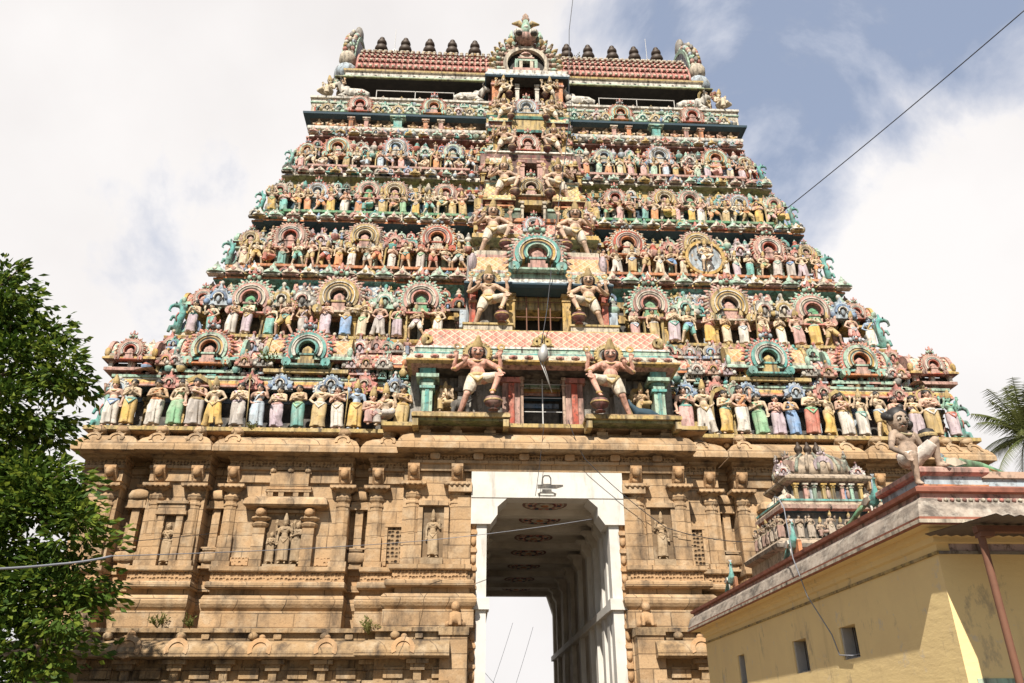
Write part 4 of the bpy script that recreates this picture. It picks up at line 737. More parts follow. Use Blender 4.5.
for sg in (1, -1):
    for x, c in ((-8.9, 'rose'), (-5.0, 'orange')): put('horseshoe_arch', ARCH[c], t6, x*sg, 5.6, 31.62, .64); put('ledge_pillar', PIL['orange'], t6, (x-.4)*sg, 5.75, 30.05, (1.2, 1, .75)); put('ledge_pillar', PIL['pink'], t6, (x+.4)*sg, 5.75, 30.05, (1.2, 1, .75))
    put('ledge_pillar', PIL['teal'], t6, -6.85*sg, 5.72, 30.05, (2.4, 2, .78))
    for x, c in ((-10.6, 'cream'), (-9.95, 'mint'), (-7.6, 'mint'), (-6.9, 'cream'), (-6.2, 'mint'), (-3.7, 'lilac'), (-3.1, 'cream'), (-2.5, 'mint'), (-4.2, 'cream'), (-8.0, 'cream')): put('crest_ornament', CREST[c], t6, x*sg, 5.72, 31.15, .85)
    for i in range(9): put('dome_ornament', STUPI['cream' if i % 2 else 'yellow'], t6, (-10.7+i*.98)*sg, 5.85, 32.3, .35)
# --- gallery below the roof, entablature, tiled barrel roof
mb = MB(); mb.bx(-9.6, 9.6, 9.2, 12.4, 32.3, 34.6, 'dark')
for i in range(11): x = -9.2+i*1.84; mb.bx(x-.12, x+.12, 8.9, 9.22, 32.3, 34.35, 'maroon')
mb.sweep(wrap(9.95, 7.1), [(-1.6, 34.3, 'dark'), (.3, 34.32, 'dark'), (.58, 34.36, 'moss'), (.66, 34.40, 'moss'), (.66, 34.46, 'cream'), (.5, 34.62, 'cream'), (.3, 34.8, 'mint'), (.28, 34.88, 'cream'), (.2, 34.9, 'white'), (.2, 35.22, 'white'), (.3, 35.24, 'ochre'), (.31, 35.36, 'mint'), (.05, 35.40, 'rose'), (.05, 35.6, 'rose'), (-4, 35.62, 'rose')])
for i in range(10):
    for sg in (1, -1): mb.bx((2.7+i*.72)*sg-.06, (2.7+i*.72)*sg+.06, 6.88, 6.95, 34.9, 35.02, 'dark')
ga = mb.build('roof_gallery', TW)
mb = MB(); cyR, zR, aR, bR = 10.5, 35.6, 3.35, 3.25
for i in range(13):
    pass
pr = [(cyR-aR*math.cos(math.pi*i/16), zR+bR*math.sin(math.pi*i/16)) for i in range(17)]; mb.prism(pr, -9.7, 9.7, 'rose', 'x', True)
for r_ in range(11):
    a0, a1 = R(3+r_*9), R(3+r_*9+10.5)
    for k in range(60):
        x = -9.6+19.2*k/60; w = .29
        if abs(x) < 1.9: continue
        y0, z0 = cyR-(aR+.12)*math.cos(a0), zR+(bR+.12)*math.sin(a0); y1, z1 = cyR-(aR+.02)*math.cos(a1), zR+(bR+.02)*math.sin(a1); bu = .07
        v = [(x, y0+.05, z0), (x+w*.5, y0-bu, z0+.01), (x+w, y0+.05, z0), (x, y1, z1), (x+w*.5, y1-bu*.5, z1+bu*.5), (x+w, y1, z1), (x+w*.5, y0+.16, z0+.10)]
        mb.add(v, [(0, 1, 4, 3), (1, 2, 5, 4), (0, 6, 1), (1, 6, 2)], ['rose', 'rose', 'peach', 'pink'])
        mb.ell((x+w*.5, y0-.06, z0+.05), (.11, .06, .09), 'cream', 6, 4)
roof = mb.build('barrel_roof', TW)
KAL = MB(); KAL.lathe([(.3, 0), (.5, .1), (.34, .2), (.34, .32), (.62, .45), (.70, .62), (.66, .78), (.42, .9), (.3, .94), (.3, .99), (.44, 1.02)], (0, 0, 0), 'copper', 16)
KAL.lathe([(.34, 1.02), (.52, 1.12), (.56, 1.3), (.5, 1.46), (.3, 1.56), (.22, 1.6), (.22, 1.66), (.36, 1.72), (.42, 1.86), (.38, 2.0), (.24, 2.08), (.2, 2.12), (.26, 2.18), (.2, 2.32), (.05, 2.42)], (0, 0, 0), 'copper', 16)
KB = KAL.mesh('pot_finial'); kr = MB(); kr.lathe([(.60, .5), (.72, .56), (.73, .66), (.64, .74)], (0, 0, 0), 'gold', 16); kr.lathe([(.52, .05), (.56, .1), (.4, .2)], (0, 0, 0), 'white', 14); KR = kr.mesh('finial_band')
for i, x in enumerate((-8.87, -7.36, -5.82, -4.38, -2.94, 2.97, 4.35, 5.92, 7.35, 8.8)):
    o = link('pot_finial', KB, TW, (x, 10.5, 39.5), None, (.76, .76, .95)); link('finial_band', KR, o)
# gable crests at both ends, seen edge-on
for sg in (1, -1):
    mb = MB(); x0 = 9.95*sg; a, b_ = sorted((x0, x0+.7*sg))
    mb.ring(10.5, 37.0, a, b_, 1.9, 2.6, -35, 215, 'sky', 30, 1, 1.35, 'x'); mb.ring(10.5, 37.0, a+.12, b_-.12, 0, 1.9, 0, 360, 'lilac', 24, 1, 1.35, 'x'); mb.ring(10.5, 37.0, a-.06, b_+.06, 2.55, 2.75, -30, 210, 'mint', 30, 1, 1.35, 'x')
    for k in range(41):
        an = R(-30+240*k/40); cs, sn = math.cos(an), math.sin(an)
        mb.ell(((a+b_)/2-.2*sg, 10.5+2.85*cs, 37.0+3.8*sn), (.16, .17, .2), ('mint', 'pink', 'cream', 'sky')[k % 4], 7, 5); mb.ell(((a+b_)/2+.22*sg, 10.5+2.8*cs, 37.0+3.75*sn), (.17, .2, .17), ('rose', 'white', 'ochre')[k % 3], 7, 5)
        if k % 2: mb.ell(((a+b_)/2, 10.5+3.02*cs, 37.0+4.02*sn), (.13, .12, .2), ('grey', 'cream')[k % 4 > 1], 6, 5)
    mb.ell(((a+b_)/2, 8.0, 35.9), (.75, .85, .75), 'sky', 12, 8); mb.ell(((a+b_)/2, 7.7, 36.9), (.5, .5, .6), 'cream', 10, 7)
    i0 = len(mb.v); face_crest(mb, 0, 0, 0, 2.1, 'ochre', 'grey'); mb.xf(Matrix.Translation(((a+b_)/2, 10.3, 41.0)) @ Matrix.Rotation(sg*math.pi/2, 4, 'Z'), i0)
    mb.ell(((a+b_)/2, 10.2, 41.4), (.3, .5, .8), 'grey', 10, 8); mb.build('gable_crest', TW)
# thin white railing along the parapet
for sg in (1, -1):
    mb = MB(); 
    for x in (-8.2, -6.1, -4.0): mb.bx(x*sg-.02, x*sg+.02, 6.2, 6.24, 32.3, 33.25, 'offwhite')
    a, b_ = sorted((-8.2*sg, -4.0*sg)); mb.bx(a, b_, 6.2, 6.24, 33.2, 33.24, 'offwhite'); tag(mb.build('parapet_railing'), 'thin white pipe railing on the top parapet %s of the central crest' % ('left' if sg > 0 else 'right'), 'railing')

# small stucco work that nobody could count: tiny figures, mini arches, urns and bosses crowding every band
rc = random.Random(21); CC = ['cream', 'white', 'grey', 'teal', 'teal', 'red', 'mint', 'pink', 'ochre', 'sky', 'slate', 'lilac', 'cream', 'rose', 'blue']
def figurine(mb, x, y, z, h):
    c, d = rc.choice(CC), rc.choice(['cream', 'peach', 'pink', 'ochre']); w = rc.uniform(-.12, .12); k = h
    mb.lathe([(.13*k, 0), (.10*k, .2*k), (.13*k, .46*k)], (x, y, z), c, 7, True, 1, .8); mb.ell((x, y, z+.58*k), (.13*k, .09*k, .16*k), d, 7, 5); mb.ell((x, y-.02, z+.81*k), (.075*k, .08*k, .09*k), d, 7, 5); mb.lathe([(.09*k, 0), (.07*k, .08*k), (.01, .2*k)], (x, y+.02, z+.85*k), rc.choice(['ochre', 'black', 'gold', 'rose']), 6)
    for q in (-1, 1): e = Vector((x+q*.2*k, y-.04, z+(.5+w*q)*k)); mb.tube([(x+q*.12*k, y, z+.68*k), e, (x+q*rc.uniform(.05, .26)*k, y-.1*k, z+rc.uniform(.45, .85)*k)], [.04*k, .035*k, .025*k], d, 5)
def miniarch(mb, x, y, z, h):
    a, b_ = rc.choice(CC), rc.choice(CC); k = h*.5
    mb.ring(x, z+k*.8, y-.06, y+.1, k*.55, k*.85, -25, 205, a, 10); mb.ring(x, z+k*.8, y-.1, y+.1, k*.32, k*.5, -25, 205, b_, 10); mb.bx(x-k*.9, x+k*.9, y-.08, y+.1, z, z+k*.3, b_); mb.ell((x, y-.04, z+k*1.75), (k*.2, k*.2, k*.28), a, 6, 5); mb.ell((x, y-.03, z+k*.75), (k*.22, .06, k*.4), rc.choice(CC), 6, 5)
def urn(mb, x, y, z, h):
    a, b_ = rc.choice(CC), rc.choice(CC); mb.lathe([(.2*h, 0), (.3*h, .15*h), (.34*h, .35*h), (.2*h, .55*h), (.12*h, .62*h), (.2*h, .7*h), (.1*h, .85*h), (.02, h)], (x, y, z), [a, a, b_, a, b_, b_, a], 8)
def scatter(mb, x0, x1, y, z, h, gap, kinds):
    x = x0
    while x < x1:
        k = h*rc.uniform(.75, 1.15)
        for sg in (1, -1): rc.choice(kinds)(mb, (x+rc.uniform(-.06, .06))*sg, y+rc.uniform(-.05, .05), z, k)
        x += gap*rc.uniform(.8, 1.25)
A_ = [figurine, figurine, miniarch, urn]
for i, (o, rows) in enumerate(((t1, ((5.3, 15.9, 1.22, 14.0, .62, .5, A_), (5.3, 15.6, 1.5, 14.35, .75, .55, [miniarch, figurine, urn]), (5.3, 14.8, 1.85, 15.28, .72, .42, [miniarch, figurine]), (5.2, 16.0, 1.28, 13.9, .34, .4, [urn, miniarch]))),
        (t2, ((3.3, 13.9, 2.85, 17.75, .75, .48, A_), (3.3, 13.6, 3.0, 18.4, .6, .45, [miniarch, urn, figurine]), (3.1, 13.7, 3.0, 19.38, .55, .45, [figurine, miniarch, urn]), (3.2, 13.5, 3.3, 19.75, .42, .5, [urn, miniarch]))),
        (t3, ((3.0, 12.9, 3.95, 21.45, .7, .42, A_), (3.0, 12.6, 4.0, 22.05, .6, .42, [miniarch, urn, figurine]), (2.9, 12.85, 3.85, 23.02, .48, .42, [figurine, miniarch, urn]))),
        (t4, ((2.7, 12.1, 4.75, 24.85, .62, .38, A_), (2.7, 11.9, 4.8, 25.4, .55, .38, [miniarch, urn, figurine]), (2.6, 12.1, 4.65, 26.28, .5, .38, [figurine, miniarch, urn]))),
        (t5, ((2.3, 11.4, 5.5, 28.0, .6, .36, A_), (2.3, 11.2, 5.55, 28.55, .55, .36, [miniarch, urn, figurine]), (2.3, 11.4, 5.45, 29.42, .48, .36, [figurine, miniarch, urn]))),
        (t6, ((2.3, 11.3, 5.75, 31.15, .55, .36, [figurine, miniarch, urn]), (2.3, 10.9, 5.9, 31.85, .42, .4, [urn, miniarch]))))):
    mb = MB()
    for r_ in rows: scatter(mb, *r_)
    T = TIER[i]; 
    for j in range(14):      # the flanks of the ledge carry the same work
        for sg in (1, -1): rc.choice(A_)(mb, (T['hw']-.5)*sg, T['y']+.6+j*.75, T['z']+(.2 if i else .02), rc.uniform(.8, 1.3)); rc.choice(A_)(mb, (T['hw']-.9-.2*(i > 0))*sg, T['y']+.9+j*.75, T['z']+1.7-(.12*i), rc.uniform(.5, .9))
    q = mb.build('tiny_stucco_work', o); q['kind'] = 'stuff'
for i, (o, z, h) in enumerate(((t2, 17.3, 1.5), (t3, 21.2, 1.3), (t4, 24.6, 1.15), (t5, 27.8, 1.1))):
    T = TIER[i+1]
    for sg in (1, -1):
        put('corner_pot', STUPI['peach'], o, (T['hw']-.8)*sg, T['y']+1.2, z+h*.95, .9); put('horseshoe_arch', ARCH[('rose', 'yellow', 'pink', 'orange')[i]], o, (T['hw']-.75)*sg, T['y']+.6, z+h*.55, .46)
        for q in (1.75, 3.2, 5.0, 6.6): put('dome_ornament', STUPI['cream'], o, (T['hw']-q)*sg, T['y']+.8, z+h*.72, .9)
# ------------------------------------------------------------------ central bay, storey by storey
def opening(o, hw, z0, z1, y, bars=(2, 4), post='yellow', pw=.22, deep=1.1, bm='zinc'):
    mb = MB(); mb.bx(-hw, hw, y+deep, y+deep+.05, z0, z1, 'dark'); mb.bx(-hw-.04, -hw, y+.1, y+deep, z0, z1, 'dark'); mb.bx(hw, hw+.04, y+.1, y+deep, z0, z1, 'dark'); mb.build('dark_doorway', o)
    for q in (-1, 1):
        mb = MB(); a, b_ = sorted((q*hw, q*(hw+pw))); mb.bx(a, b_, y-.1, y+.4, z0, z1, post); mb.bx(a-.04, b_+.04, y-.16, y+.4, z1-.16, z1-.04, post); mb.bx(a-.04, b_+.04, y-.16, y+.4, z0, z0+.14, post); mb.bx(a-.03, b_+.03, y-.14, y+.4, z1-.4, z1-.34, post); mb.build('door_jamb', o)
    if bars:
        mb = MB(); nv, nh = bars
        for i in range(nv): x = -hw+2*hw*(i+1)/(nv+1); mb.bx(x-.022, x+.022, y+.12, y+.16, z0, z1, bm)
        for i in range(nh): z = z0+(z1-z0)*(i+.6)/nh; mb.bx(-hw, hw, y+.13, y+.15, z-.014, z+.014, bm)
        mb.build('window_grille', o)
def corebox(mb, x, y0, y1, z0, z1, m, hw, h0, h1):
    mb.bx(-x, -hw, y0, y1, z0, z1, m); mb.bx(hw, x, y0, y1, z0, z1, m)
    if h0 > z0: mb.bx(-hw, hw, y0, y1, z0, h0, m)
    if h1 < z1: mb.bx(-hw, hw, y0, y1, h1, z1, m)
# storey 1
mb = MB()
corebox(mb, 5.0, 1.0, 3.0, 11.5, 14.2, 'grey', .76, 11.62, 13.85); mb.bx(-4.95, 4.95, .15, 1.2, 11.2, 11.62, 'stone')
mb.sweep([(-4.5, 3.0), (-4.5, .35), (4.5, .35), (4.5, 3.0)], [(-.6, 13.86, 'slate'), (.2, 13.9, 'pink'), (.45, 13.98, 'ochre'), (.62, 14.05, 'yellow'), (.62, 14.12, 'cream'), (.45, 14.36, 'cream'), (.38, 14.42, 'teal'), (.38, 14.5, 'white'), (.3, 14.55, 'mint'), (.3, 14.68, 'teal'), (.34, 14.7, 'white'), (.30, 14.8, 't_pink'), (.0, 15.62, 'ochre'), (-.1, 15.66, 'ochre'), (-.15, 15.74, 'cream'), (-1, 15.76, 'cream')])
for i in range(17):
    x = -4.65+i*9.3/16; mb.ell((x, -.26, 14.22), (.17, .07, .09), 'pink', 10, 6); mb.ell((x, -.31, 14.22), (.08, .05, .05), 'rose', 8, 5)
for q in (-1, 1):
    mb.ell((q*4.5, .1, 15.05), (.14, .2, .25), 'ochre', 10, 8); mb.ring(q*4.38, 15.05, -.02, .2, .08, .2, 0, 360, 'ochre', 14)
mb.ring(-.25, 15.02, -.02, .3, .05, .17, 0, 360, 'ochre', 14); mb.ring(.15, 15.02, -.02, .3, .05, .17, 0, 360, 'ochre', 14); mb.ell((-.05, .02, 15.2), (.16, .1, .13), 'ochre'); mb.prism([(-.5, 14.84), (.4, 14.84), (.3, 14.95), (-.4, 14.95)], 0, .3, 'ochre')
s1 = mb.build('central_storey', TW)
opening(s1, .74, 11.62, 13.85, .75, (1, 4), 'peach', .1, 1.4)
for q in (-1, 1):
    m2 = MB(); a, b_ = sorted((q*.86, q*1.52)); m2.bx(a, b_, .7, 1.1, 11.6, 13.6, 'pink'); a, b_ = sorted((q*1.08, q*1.3)); m2.bx(a, b_, .6, .72, 11.6, 13.55, 'red'); a, b_ = sorted((q*.84, q*1.62)); m2.bx(a, b_, .6, 1.1, 13.6, 13.8, 'rose'); m2.build('door_panel', s1)
    m2 = MB(); x = q*4.32; m2.bx(x-.3, x+.3, .1, .8, 11.6, 11.9, 'mint'); m2.bx(x-.2, x+.2, .2, .8, 11.9, 13.1, 'mint'); m2.bx(x-.07, x+.07, .17, .21, 11.9, 13.1, 'teal'); m2.bx(x-.28, x+.28, .12, .8, 13.1, 13.2, 'teal'); m2.bx(x-.22, x+.22, .18, .8, 13.2, 13.36, 'mint'); m2.lathe([(.24, 13.36), (.34, 13.44), (.3, 13.5)], (x, .45, 0), 'teal', 12); m2.bx(x-.42, x+.42, .02, .8, 13.5, 13.64, 'mint'); m2.bx(x-.3, x+.3, .12, .8, 13.64, 13.9, 'teal'); m2.build('corner_column', s1)
    m2 = MB(); x = q*2.95; m2.bx(x-.25, x+.25, .7, 1.1, 11.6, 13.86, 'grey'); m2.bx(x-.36, x+.36, .62, 1.1, 13.2, 13.34, 'slate'); m2.build('corner_column', s1)
    m2 = MB(); a, b_ = sorted((q*1.32, q*4.75)); m2.bx(a, b_, -1.02, .75, 11.56, 11.69, 'ochre', .02); m2.bx(a+.06, b_-.06, -.86, .7, 11.46, 11.56, 'moss'); m2.bx(a+.03, b_-.03, -.99, .72, 11.69, 11.74, 'mossy')
    for e in (a+.14, b_-.14): m2.bx(e-.1, e+.1, -.96, -.3, 11.24, 11.5, 'ochre')
    m2.build('guard_platform', s1)
    m2 = MB(); x = q*3.66; m2.prism([(x-.42, 11.9), (x-.42, 13.2), (x-.2, 13.5), (x+.2, 13.5), (x+.42, 13.2), (x+.42, 11.9)], .82, .98, 'gold'); m2.ring(x, 13.0, .74, .84, .2, .34, 0, 360, 'ochre', 16); m2.bx(x-.3, x+.3, .2, .9, 11.9, 12.2, 'grey'); m2.build('idol_panel', s1)
mb = MB(); mb.bx(-1.25, 1.25, .1, .7, 11.42, 11.62, 'peach')
for i in range(9): mb.ell((-1.1+i*.275, .08, 11.53), (.1, .06, .08), 'rose', 8, 5)
mb.build('door_sill', s1)
# storey 2
mb = MB()
corebox(mb, 3.0, 2.2, 4.5, 15.6, 20.2, 'grey', 1.0, 15.9, 18.05)
mb.sweep([(-2.72, 4.4), (-2.72, 1.5), (2.72, 1.5), (2.72, 4.4)], [(-.3, 18.0, 'navy'), (.25, 18.1, 'navy'), (.36, 18.2, 'navy'), (.36, 18.28, 'sky'), (.22, 18.42, 'white'), (.18, 18.6, 'mint'), (.2, 18.65, 'mint'), (.15, 18.82, 'pink'), (.1, 18.92, 'white'), (.1, 19.0, 't_orange'), (-.1, 19.75, 'pink'), (-.12, 19.9, 'cream'), (-.12, 20.1, 'cream'), (-1.2, 20.12, 'cream')])
s2 = mb.build('central_storey', TW); opening(s2, .98, 15.9, 18.05, 1.7, (3, 3), 'yellow', .34, 1.3, 'rust'); q = MB(); q.bx(-.98, .98, 1.95, 2.9, 17.45, 18.05, 'ochre'); q.build('lintel', s2)
for q in (-1, 1):
    m2 = MB(); a, b_ = sorted((q*1.15, q*3.05)); m2.bx(a, b_, .55, 1.9, 15.5, 15.98, 'cream'); m2.bx(a-.05, b_+.05, .5, 1.9, 15.98, 16.06, 'ochre'); m2.build('guard_platform', s2)
    m2 = MB(); x = q*2.72; m2.bx(x-.12, x+.12, 1.45, 1.9, 16.0, 18.05, 'red'); m2.bx(x-.17, x+.17, 1.4, 1.9, 17.45, 17.55, 'orange'); m2.bx(x-.17+q*.35, x+.17+q*.35, 1.6, 2.0, 16.4, 17.2, 'sky'); m2.bx(x-.2, x+.2, 1.38, 1.9, 17.92, 18.06, 'red'); m2.build('corner_column', s2)
    m2 = MB(); a, b_ = sorted((q*2.5, q*2.9)); m2.ell((q*2.75, 1.55, 19.4), (.2, .25, .5), 'lilac', 8, 7); m2.build('rim_volute', s2)
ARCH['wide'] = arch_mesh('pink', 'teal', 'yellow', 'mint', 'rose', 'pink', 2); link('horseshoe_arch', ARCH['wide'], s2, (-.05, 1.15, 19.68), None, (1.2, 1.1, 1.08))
# storey 3
mb = MB()
corebox(mb, 2.75, 3.5, 5.6, 19.9, 24.2, 'ochre', .48, 22.6, 23.9)
mb.sweep([(-2.5, 5.4), (-2.5, 2.7), (2.5, 2.7), (2.5, 5.4)], [(-.2, 21.1, 'moss'), (.25, 21.2, 'moss'), (.32, 21.28, 'yellow'), (.3, 21.5, 'ochre'), (.12, 21.6, 'cream'), (.1, 21.68, 't_pink'), (0, 22.25, 'cream'), (0, 22.3, 'orange'), (.1, 22.32, 'orange'), (.1, 22.5, 'white'), (-.1, 22.55, 'pink'), (-1.2, 22.6, 'pink')])
s3 = mb.build('central_storey', TW)
for q in (-1, 1):
    m2 = MB(); a, b_ = sorted((q*.62, q*2.35)); m2.bx(a, b_, 3.05, 3.7, 22.6, 23.2, 'darkgreen'); m2.bx(a, b_, 2.98, 3.7, 23.2, 23.32, 'mint'); m2.build('green_panel', s3)
    m2 = MB(); x = q*2.15; m2.bx(x-.14, x+.14, 2.75, 3.3, 20.1, 21.15, 'yellow'); m2.bx(x-.55, x-.3, 2.9, 3.5, 20.1, 21.1, 'sky'); m2.build('corner_column', s3)
    m2 = MB(); a, b_ = sorted((q*1.3, q*2.7)); m2.bx(a, b_, 2.0, 3.0, 19.98, 20.3, 'white'); m2.build('guard_platform', s3)
link('horseshoe_arch', ARCH['sky'], s3, (-.05, 2.55, 22.1), None, (.5, .6, .5))
opening(s3, .46, 22.6, 23.9, 3.3, None, 'cream', .12, .8)
# storey 4
mb = MB()
corebox(mb, 2.5, 4.4, 6.2, 23.2, 27.6, 'maroon', .34, 25.55, 27.1)
mb.sweep([(-2.3, 6.2), (-2.3, 3.7), (2.3, 3.7), (2.3, 6.2)], [(-.2, 24.1, 'maroon'), (.2, 24.18, 'orange'), (.26, 24.3, 'orange'), (.2, 24.36, 'rose'), (.05, 24.5, 'mint'), (0, 24.55, 't_yellow'), (-.1, 25.25, 'mint'), (-.1, 25.35, 'white'), (0, 25.4, 'white'), (-.1, 25.5, 'white'), (-1, 25.55, 'white')])
s4 = mb.build('central_storey', TW)
for q in (-1, 1):
    m2 = MB(); a, b_ = sorted((q*.55, q*2.0)); m2.bx(a, b_, 4.0, 4.6, 25.5, 26.0, 'darkgreen'); m2.bx(a, b_, 3.95, 4.6, 26.0, 26.1, 'cream'); m2.build('green_panel', s4)
    m2 = MB(); x = q*1.95; m2.bx(x-.13, x+.13, 3.75, 4.4, 23.3, 24.15, 'sky'); x = q*.72; m2.bx(x-.12, x+.12, 3.7, 4.4, 23.3, 24.15, 'yellow'); m2.build('corner_column', s4)
link('horseshoe_arch', ARCH['yellow'], s4, (-.08, 3.42, 24.85), None, (.72, .7, .66)); opening(s4, .32, 25.55, 27.1, 4.3, None, 'pink', .28, .7)
# storey 5
mb = MB()
mb.bx(-2.2, 2.2, 5.2, 7.2, 26.5, 31.0, 'ochre')
mb.sweep([(-2.0, 7), (-2.0, 4.65), (2.0, 4.65), (2.0, 7)], [(-.2, 27.15, 'moss'), (.2, 27.25, 'yellow'), (.26, 27.35, 'peach'), (.22, 27.5, 'orange'), (.05, 27.62, 'mint'), (.05, 27.8, 'white'), (.15, 27.82, 'white'), (.1, 27.95, 'pink'), (-.8, 28.0, 'pink')])
mb.sweep([(-1.9, 7), (-1.9, 5.0), (1.9, 5.0), (1.9, 7)], [(-.2, 29.3, 'maroon'), (.2, 29.4, 'teal'), (.26, 29.52, 'mint'), (.1, 29.65, 'pink'), (-.8, 29.7, 'pink')])
s5 = mb.build('central_storey', TW); link('horseshoe_arch', ARCH['rose'], s5, (-.1, 4.6, 28.5), None, (.62, .6, .62))
for q in (-1, 1):
    for x, c in ((.7, 'pink'), (1.3, 'sky')): link('small_pillar', PIL['pink' if c == 'pink' else 'mint'], s5, (q*x, 4.85, 25.95), None, (1.3, 1, 1.2))
    link('small_pillar', PIL['yellow'], s5, (q*1.75, 4.8, 28.0), None, (1.2, 1, 1.35)); link('small_pillar', PIL['pink'], s5, (q*.85, 4.8, 28.0), None, (1.2, 1, 1.35))
# storey 6 and the crest
mb = MB(); corebox(mb, 2.1, 6.3, 9, 29.5, 34.2, 'maroon', .46, 32.3, 33.65); mb.bx(-2.05, 2.05, 5.6, 6.6, 29.6, 30.6, 'teal')
mb.sweep([(-2.0, 7.4), (-2.0, 5.3), (2.0, 5.3), (2.0, 7.4)], [(-.2, 30.5, 'navy'), (.15, 30.6, 'teal'), (.22, 30.72, 'green'), (.1, 30.85, 'mint'), (-.1, 31.0, 'white'), (-.8, 31.02, 'white')])
mb.sweep([(-1.95, 9), (-1.95, 5.7), (1.95, 5.7), (1.95, 9)], [(-.3, 33.62, 'dark'), (.3, 33.75, 'navy'), (.36, 33.85, 'sky'), (.36, 33.95, 'white'), (.25, 34.15, 'white'), (.2, 34.4, 'mint'), (.1, 34.45, 'pink'), (-2, 34.5, 'pink')])
s6 = mb.build('central_storey', TW); link('horseshoe_arch', ARCH['sky'], s6, (-.1, 5.25, 31.5), None, (.66, .6, .6))
opening(s6, .44, 32.3, 33.65, 5.9, None, 'white', .2, .8)
for q in (-1, 1): m2 = MB(); x = q*1.72; m2.bx(x-.2, x+.2, 5.6, 6.2, 32.1, 33.3, 'orange'); m2.bx(x-.27, x+.27, 5.52, 6.3, 33.3, 33.42, 'pink'); m2.bx(x-.23, x+.23, 5.56, 6.3, 33.42, 33.68, 'orange'); m2.build('corner_column', s6)
mb = MB(); i0 = 0
mb.ring(0, 0, .1, 2.6, 1.25, 1.72, -30, 210, 'pink', 28); mb.ring(0, 0, -.05, .2, 1.05, 1.28, -28, 208, 'cream', 28); mb.ring(0, 0, .3, .5, 0, 1.1, 0, 360, 'dark', 24)
for rr, nn, c in ((1.35, 17, ('pink', 'cream')), (1.62, 19, ('peach', 'mint')), (1.88, 21, ('cream', 'ochre'))):
    for k in range(nn):
        a = R(-28+236*k/(nn-1)); i0 = len(mb.v); mb.ell((0, 0, 0), (.13, .16, .21), c[k % 2], 8, 6); mb.ell((0, -.1, .15), (.08, .09, .09), c[(k+1) % 2], 7, 5)
        mb.xf(Matrix.Translation((rr*math.cos(a), .0+.1*(rr < 1.5), rr*math.sin(a))) @ Matrix.Rotation(math.pi/2-a, 4, 'Y'), i0)
mb.bx(-.75, .75, -.25, .5, -.7, -.5, 'pink'); mb.bx(-.62, .62, -.2, .5, .05, .17, 'mint'); mb.bx(-.45, .45, -.15, .5, .3, .38, 'pink'); mb.bx(-.35, .35, -.1, .5, .38, .58, 'cream'); mb.lathe([(.36, .58), (.3, .72), (.1, .82), (.04, .92)], (0, .1, 0), 'pink', 10); mb.bx(-.5, .5, -.1, .5, .17, .3, 'cream')
for x in (-.55, -.3, .3, .55): mb.bx(x-.09, x+.09, -.2, .3, -.5, .05, 'mint' if abs(x) > .4 else 'cream')
mb.bx(-.2, .2, .05, .1, -.5, .05, 'dark'); mb.bx(-1.8, 1.8, -.1, 2.6, -.95, -.7, 'cream'); mb.bx(-1.5, 1.5, .3, .5, -.7, -.45, 'maroon')
mb.ell((0, -.1, 1.75), (.62, .45, .38), 'pink', 14, 8)
for q in (-1, 1):
    mb.ell((q*.42, -.35, 1.95), (.3, .26, .3), 'white', 12, 8); mb.ell((q*.42, -.5, 1.78), (.2, .2, .14), 'slate', 10, 7); mb.tube([(q*.6, 0, 1.7), (q*.85, 0, 2.0), (q*.8, 0, 2.45)], [.2, .16, .05], 'mint', 8); mb.tube([(q*.1, -.1, 2.6), (q*.4, -.1, 2.95), (q*.8, -.1, 2.9)], [.16, .18, .04], 'ochre', 8); mb.ell((q*.85, 0, 1.6), (.25, .2, .25), 'ochre', 8, 6)
mb.tube([(0, -.2, 1.8), (0, -.25, 2.3), (0, -.15, 2.9), (0, -.1, 3.2)], [.25, .3, .2, .14], 'mint', 12); mb.lathe([(.2, 3.1), (.24, 3.25), (.14, 3.4), (.18, 3.5), (.02, 3.75)], (0, -.1, 0), 'peach', 12); mb.ell((0, -.45, 2.3), (.16, .14, .13), 'white', 8, 6)
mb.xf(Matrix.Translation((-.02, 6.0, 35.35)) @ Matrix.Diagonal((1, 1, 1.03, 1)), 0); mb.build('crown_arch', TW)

for o, y, hw, zs in ((s3, 2.95, 2.5, ((20.75, 'cream', .8), (22.6, 'lilac', .9))), (s4, 4.0, 2.25, ((23.4, 'mint', .8), (24.5, 'cream', .9), (26.1, 'peach', .9))), (s5, 4.95, 1.95, ((27.0, 'cream', .7), (28.0, 'mint', .9), (28.7, 'peach', .8), (29.7, 'lilac', .8))), (s6, 5.5, 1.85, ((31.0, 'cream', .8), (31.7, 'peach', .7)))):
    for z, c, k in zs:
        for q in (-1, 1):
            put('crest_ornament', CREST[c], o, q*(hw-.1), y, z, k); put('crest_ornament', CREST[c], o, q*(hw-.75), y+.05, z, k*.8)
            link('small_pillar', PIL['mint' if c == 'cream' else 'ochre'], o, (q*(hw+.1), y+.1, z-.55), None, (.9, 1, .5))
for q in (-1, 1):
    pav(s4, q*1.6, 1.1, 3.85, 26.1, 1.1, 'cream', 't_teal', 'ochre', 'pink', None, .4, 'mint'); pav(s5, q*1.5, 1.0, 4.75, 29.65, .9, 'peach', 't_yellow', 'mint', 'pink', None, .4, 'white'); pav(s3, q*1.6, 1.3, 2.85, 23.3, .9, 'mint', 't_yellow', 'ochre', 'orange', None, .4, 'pink')
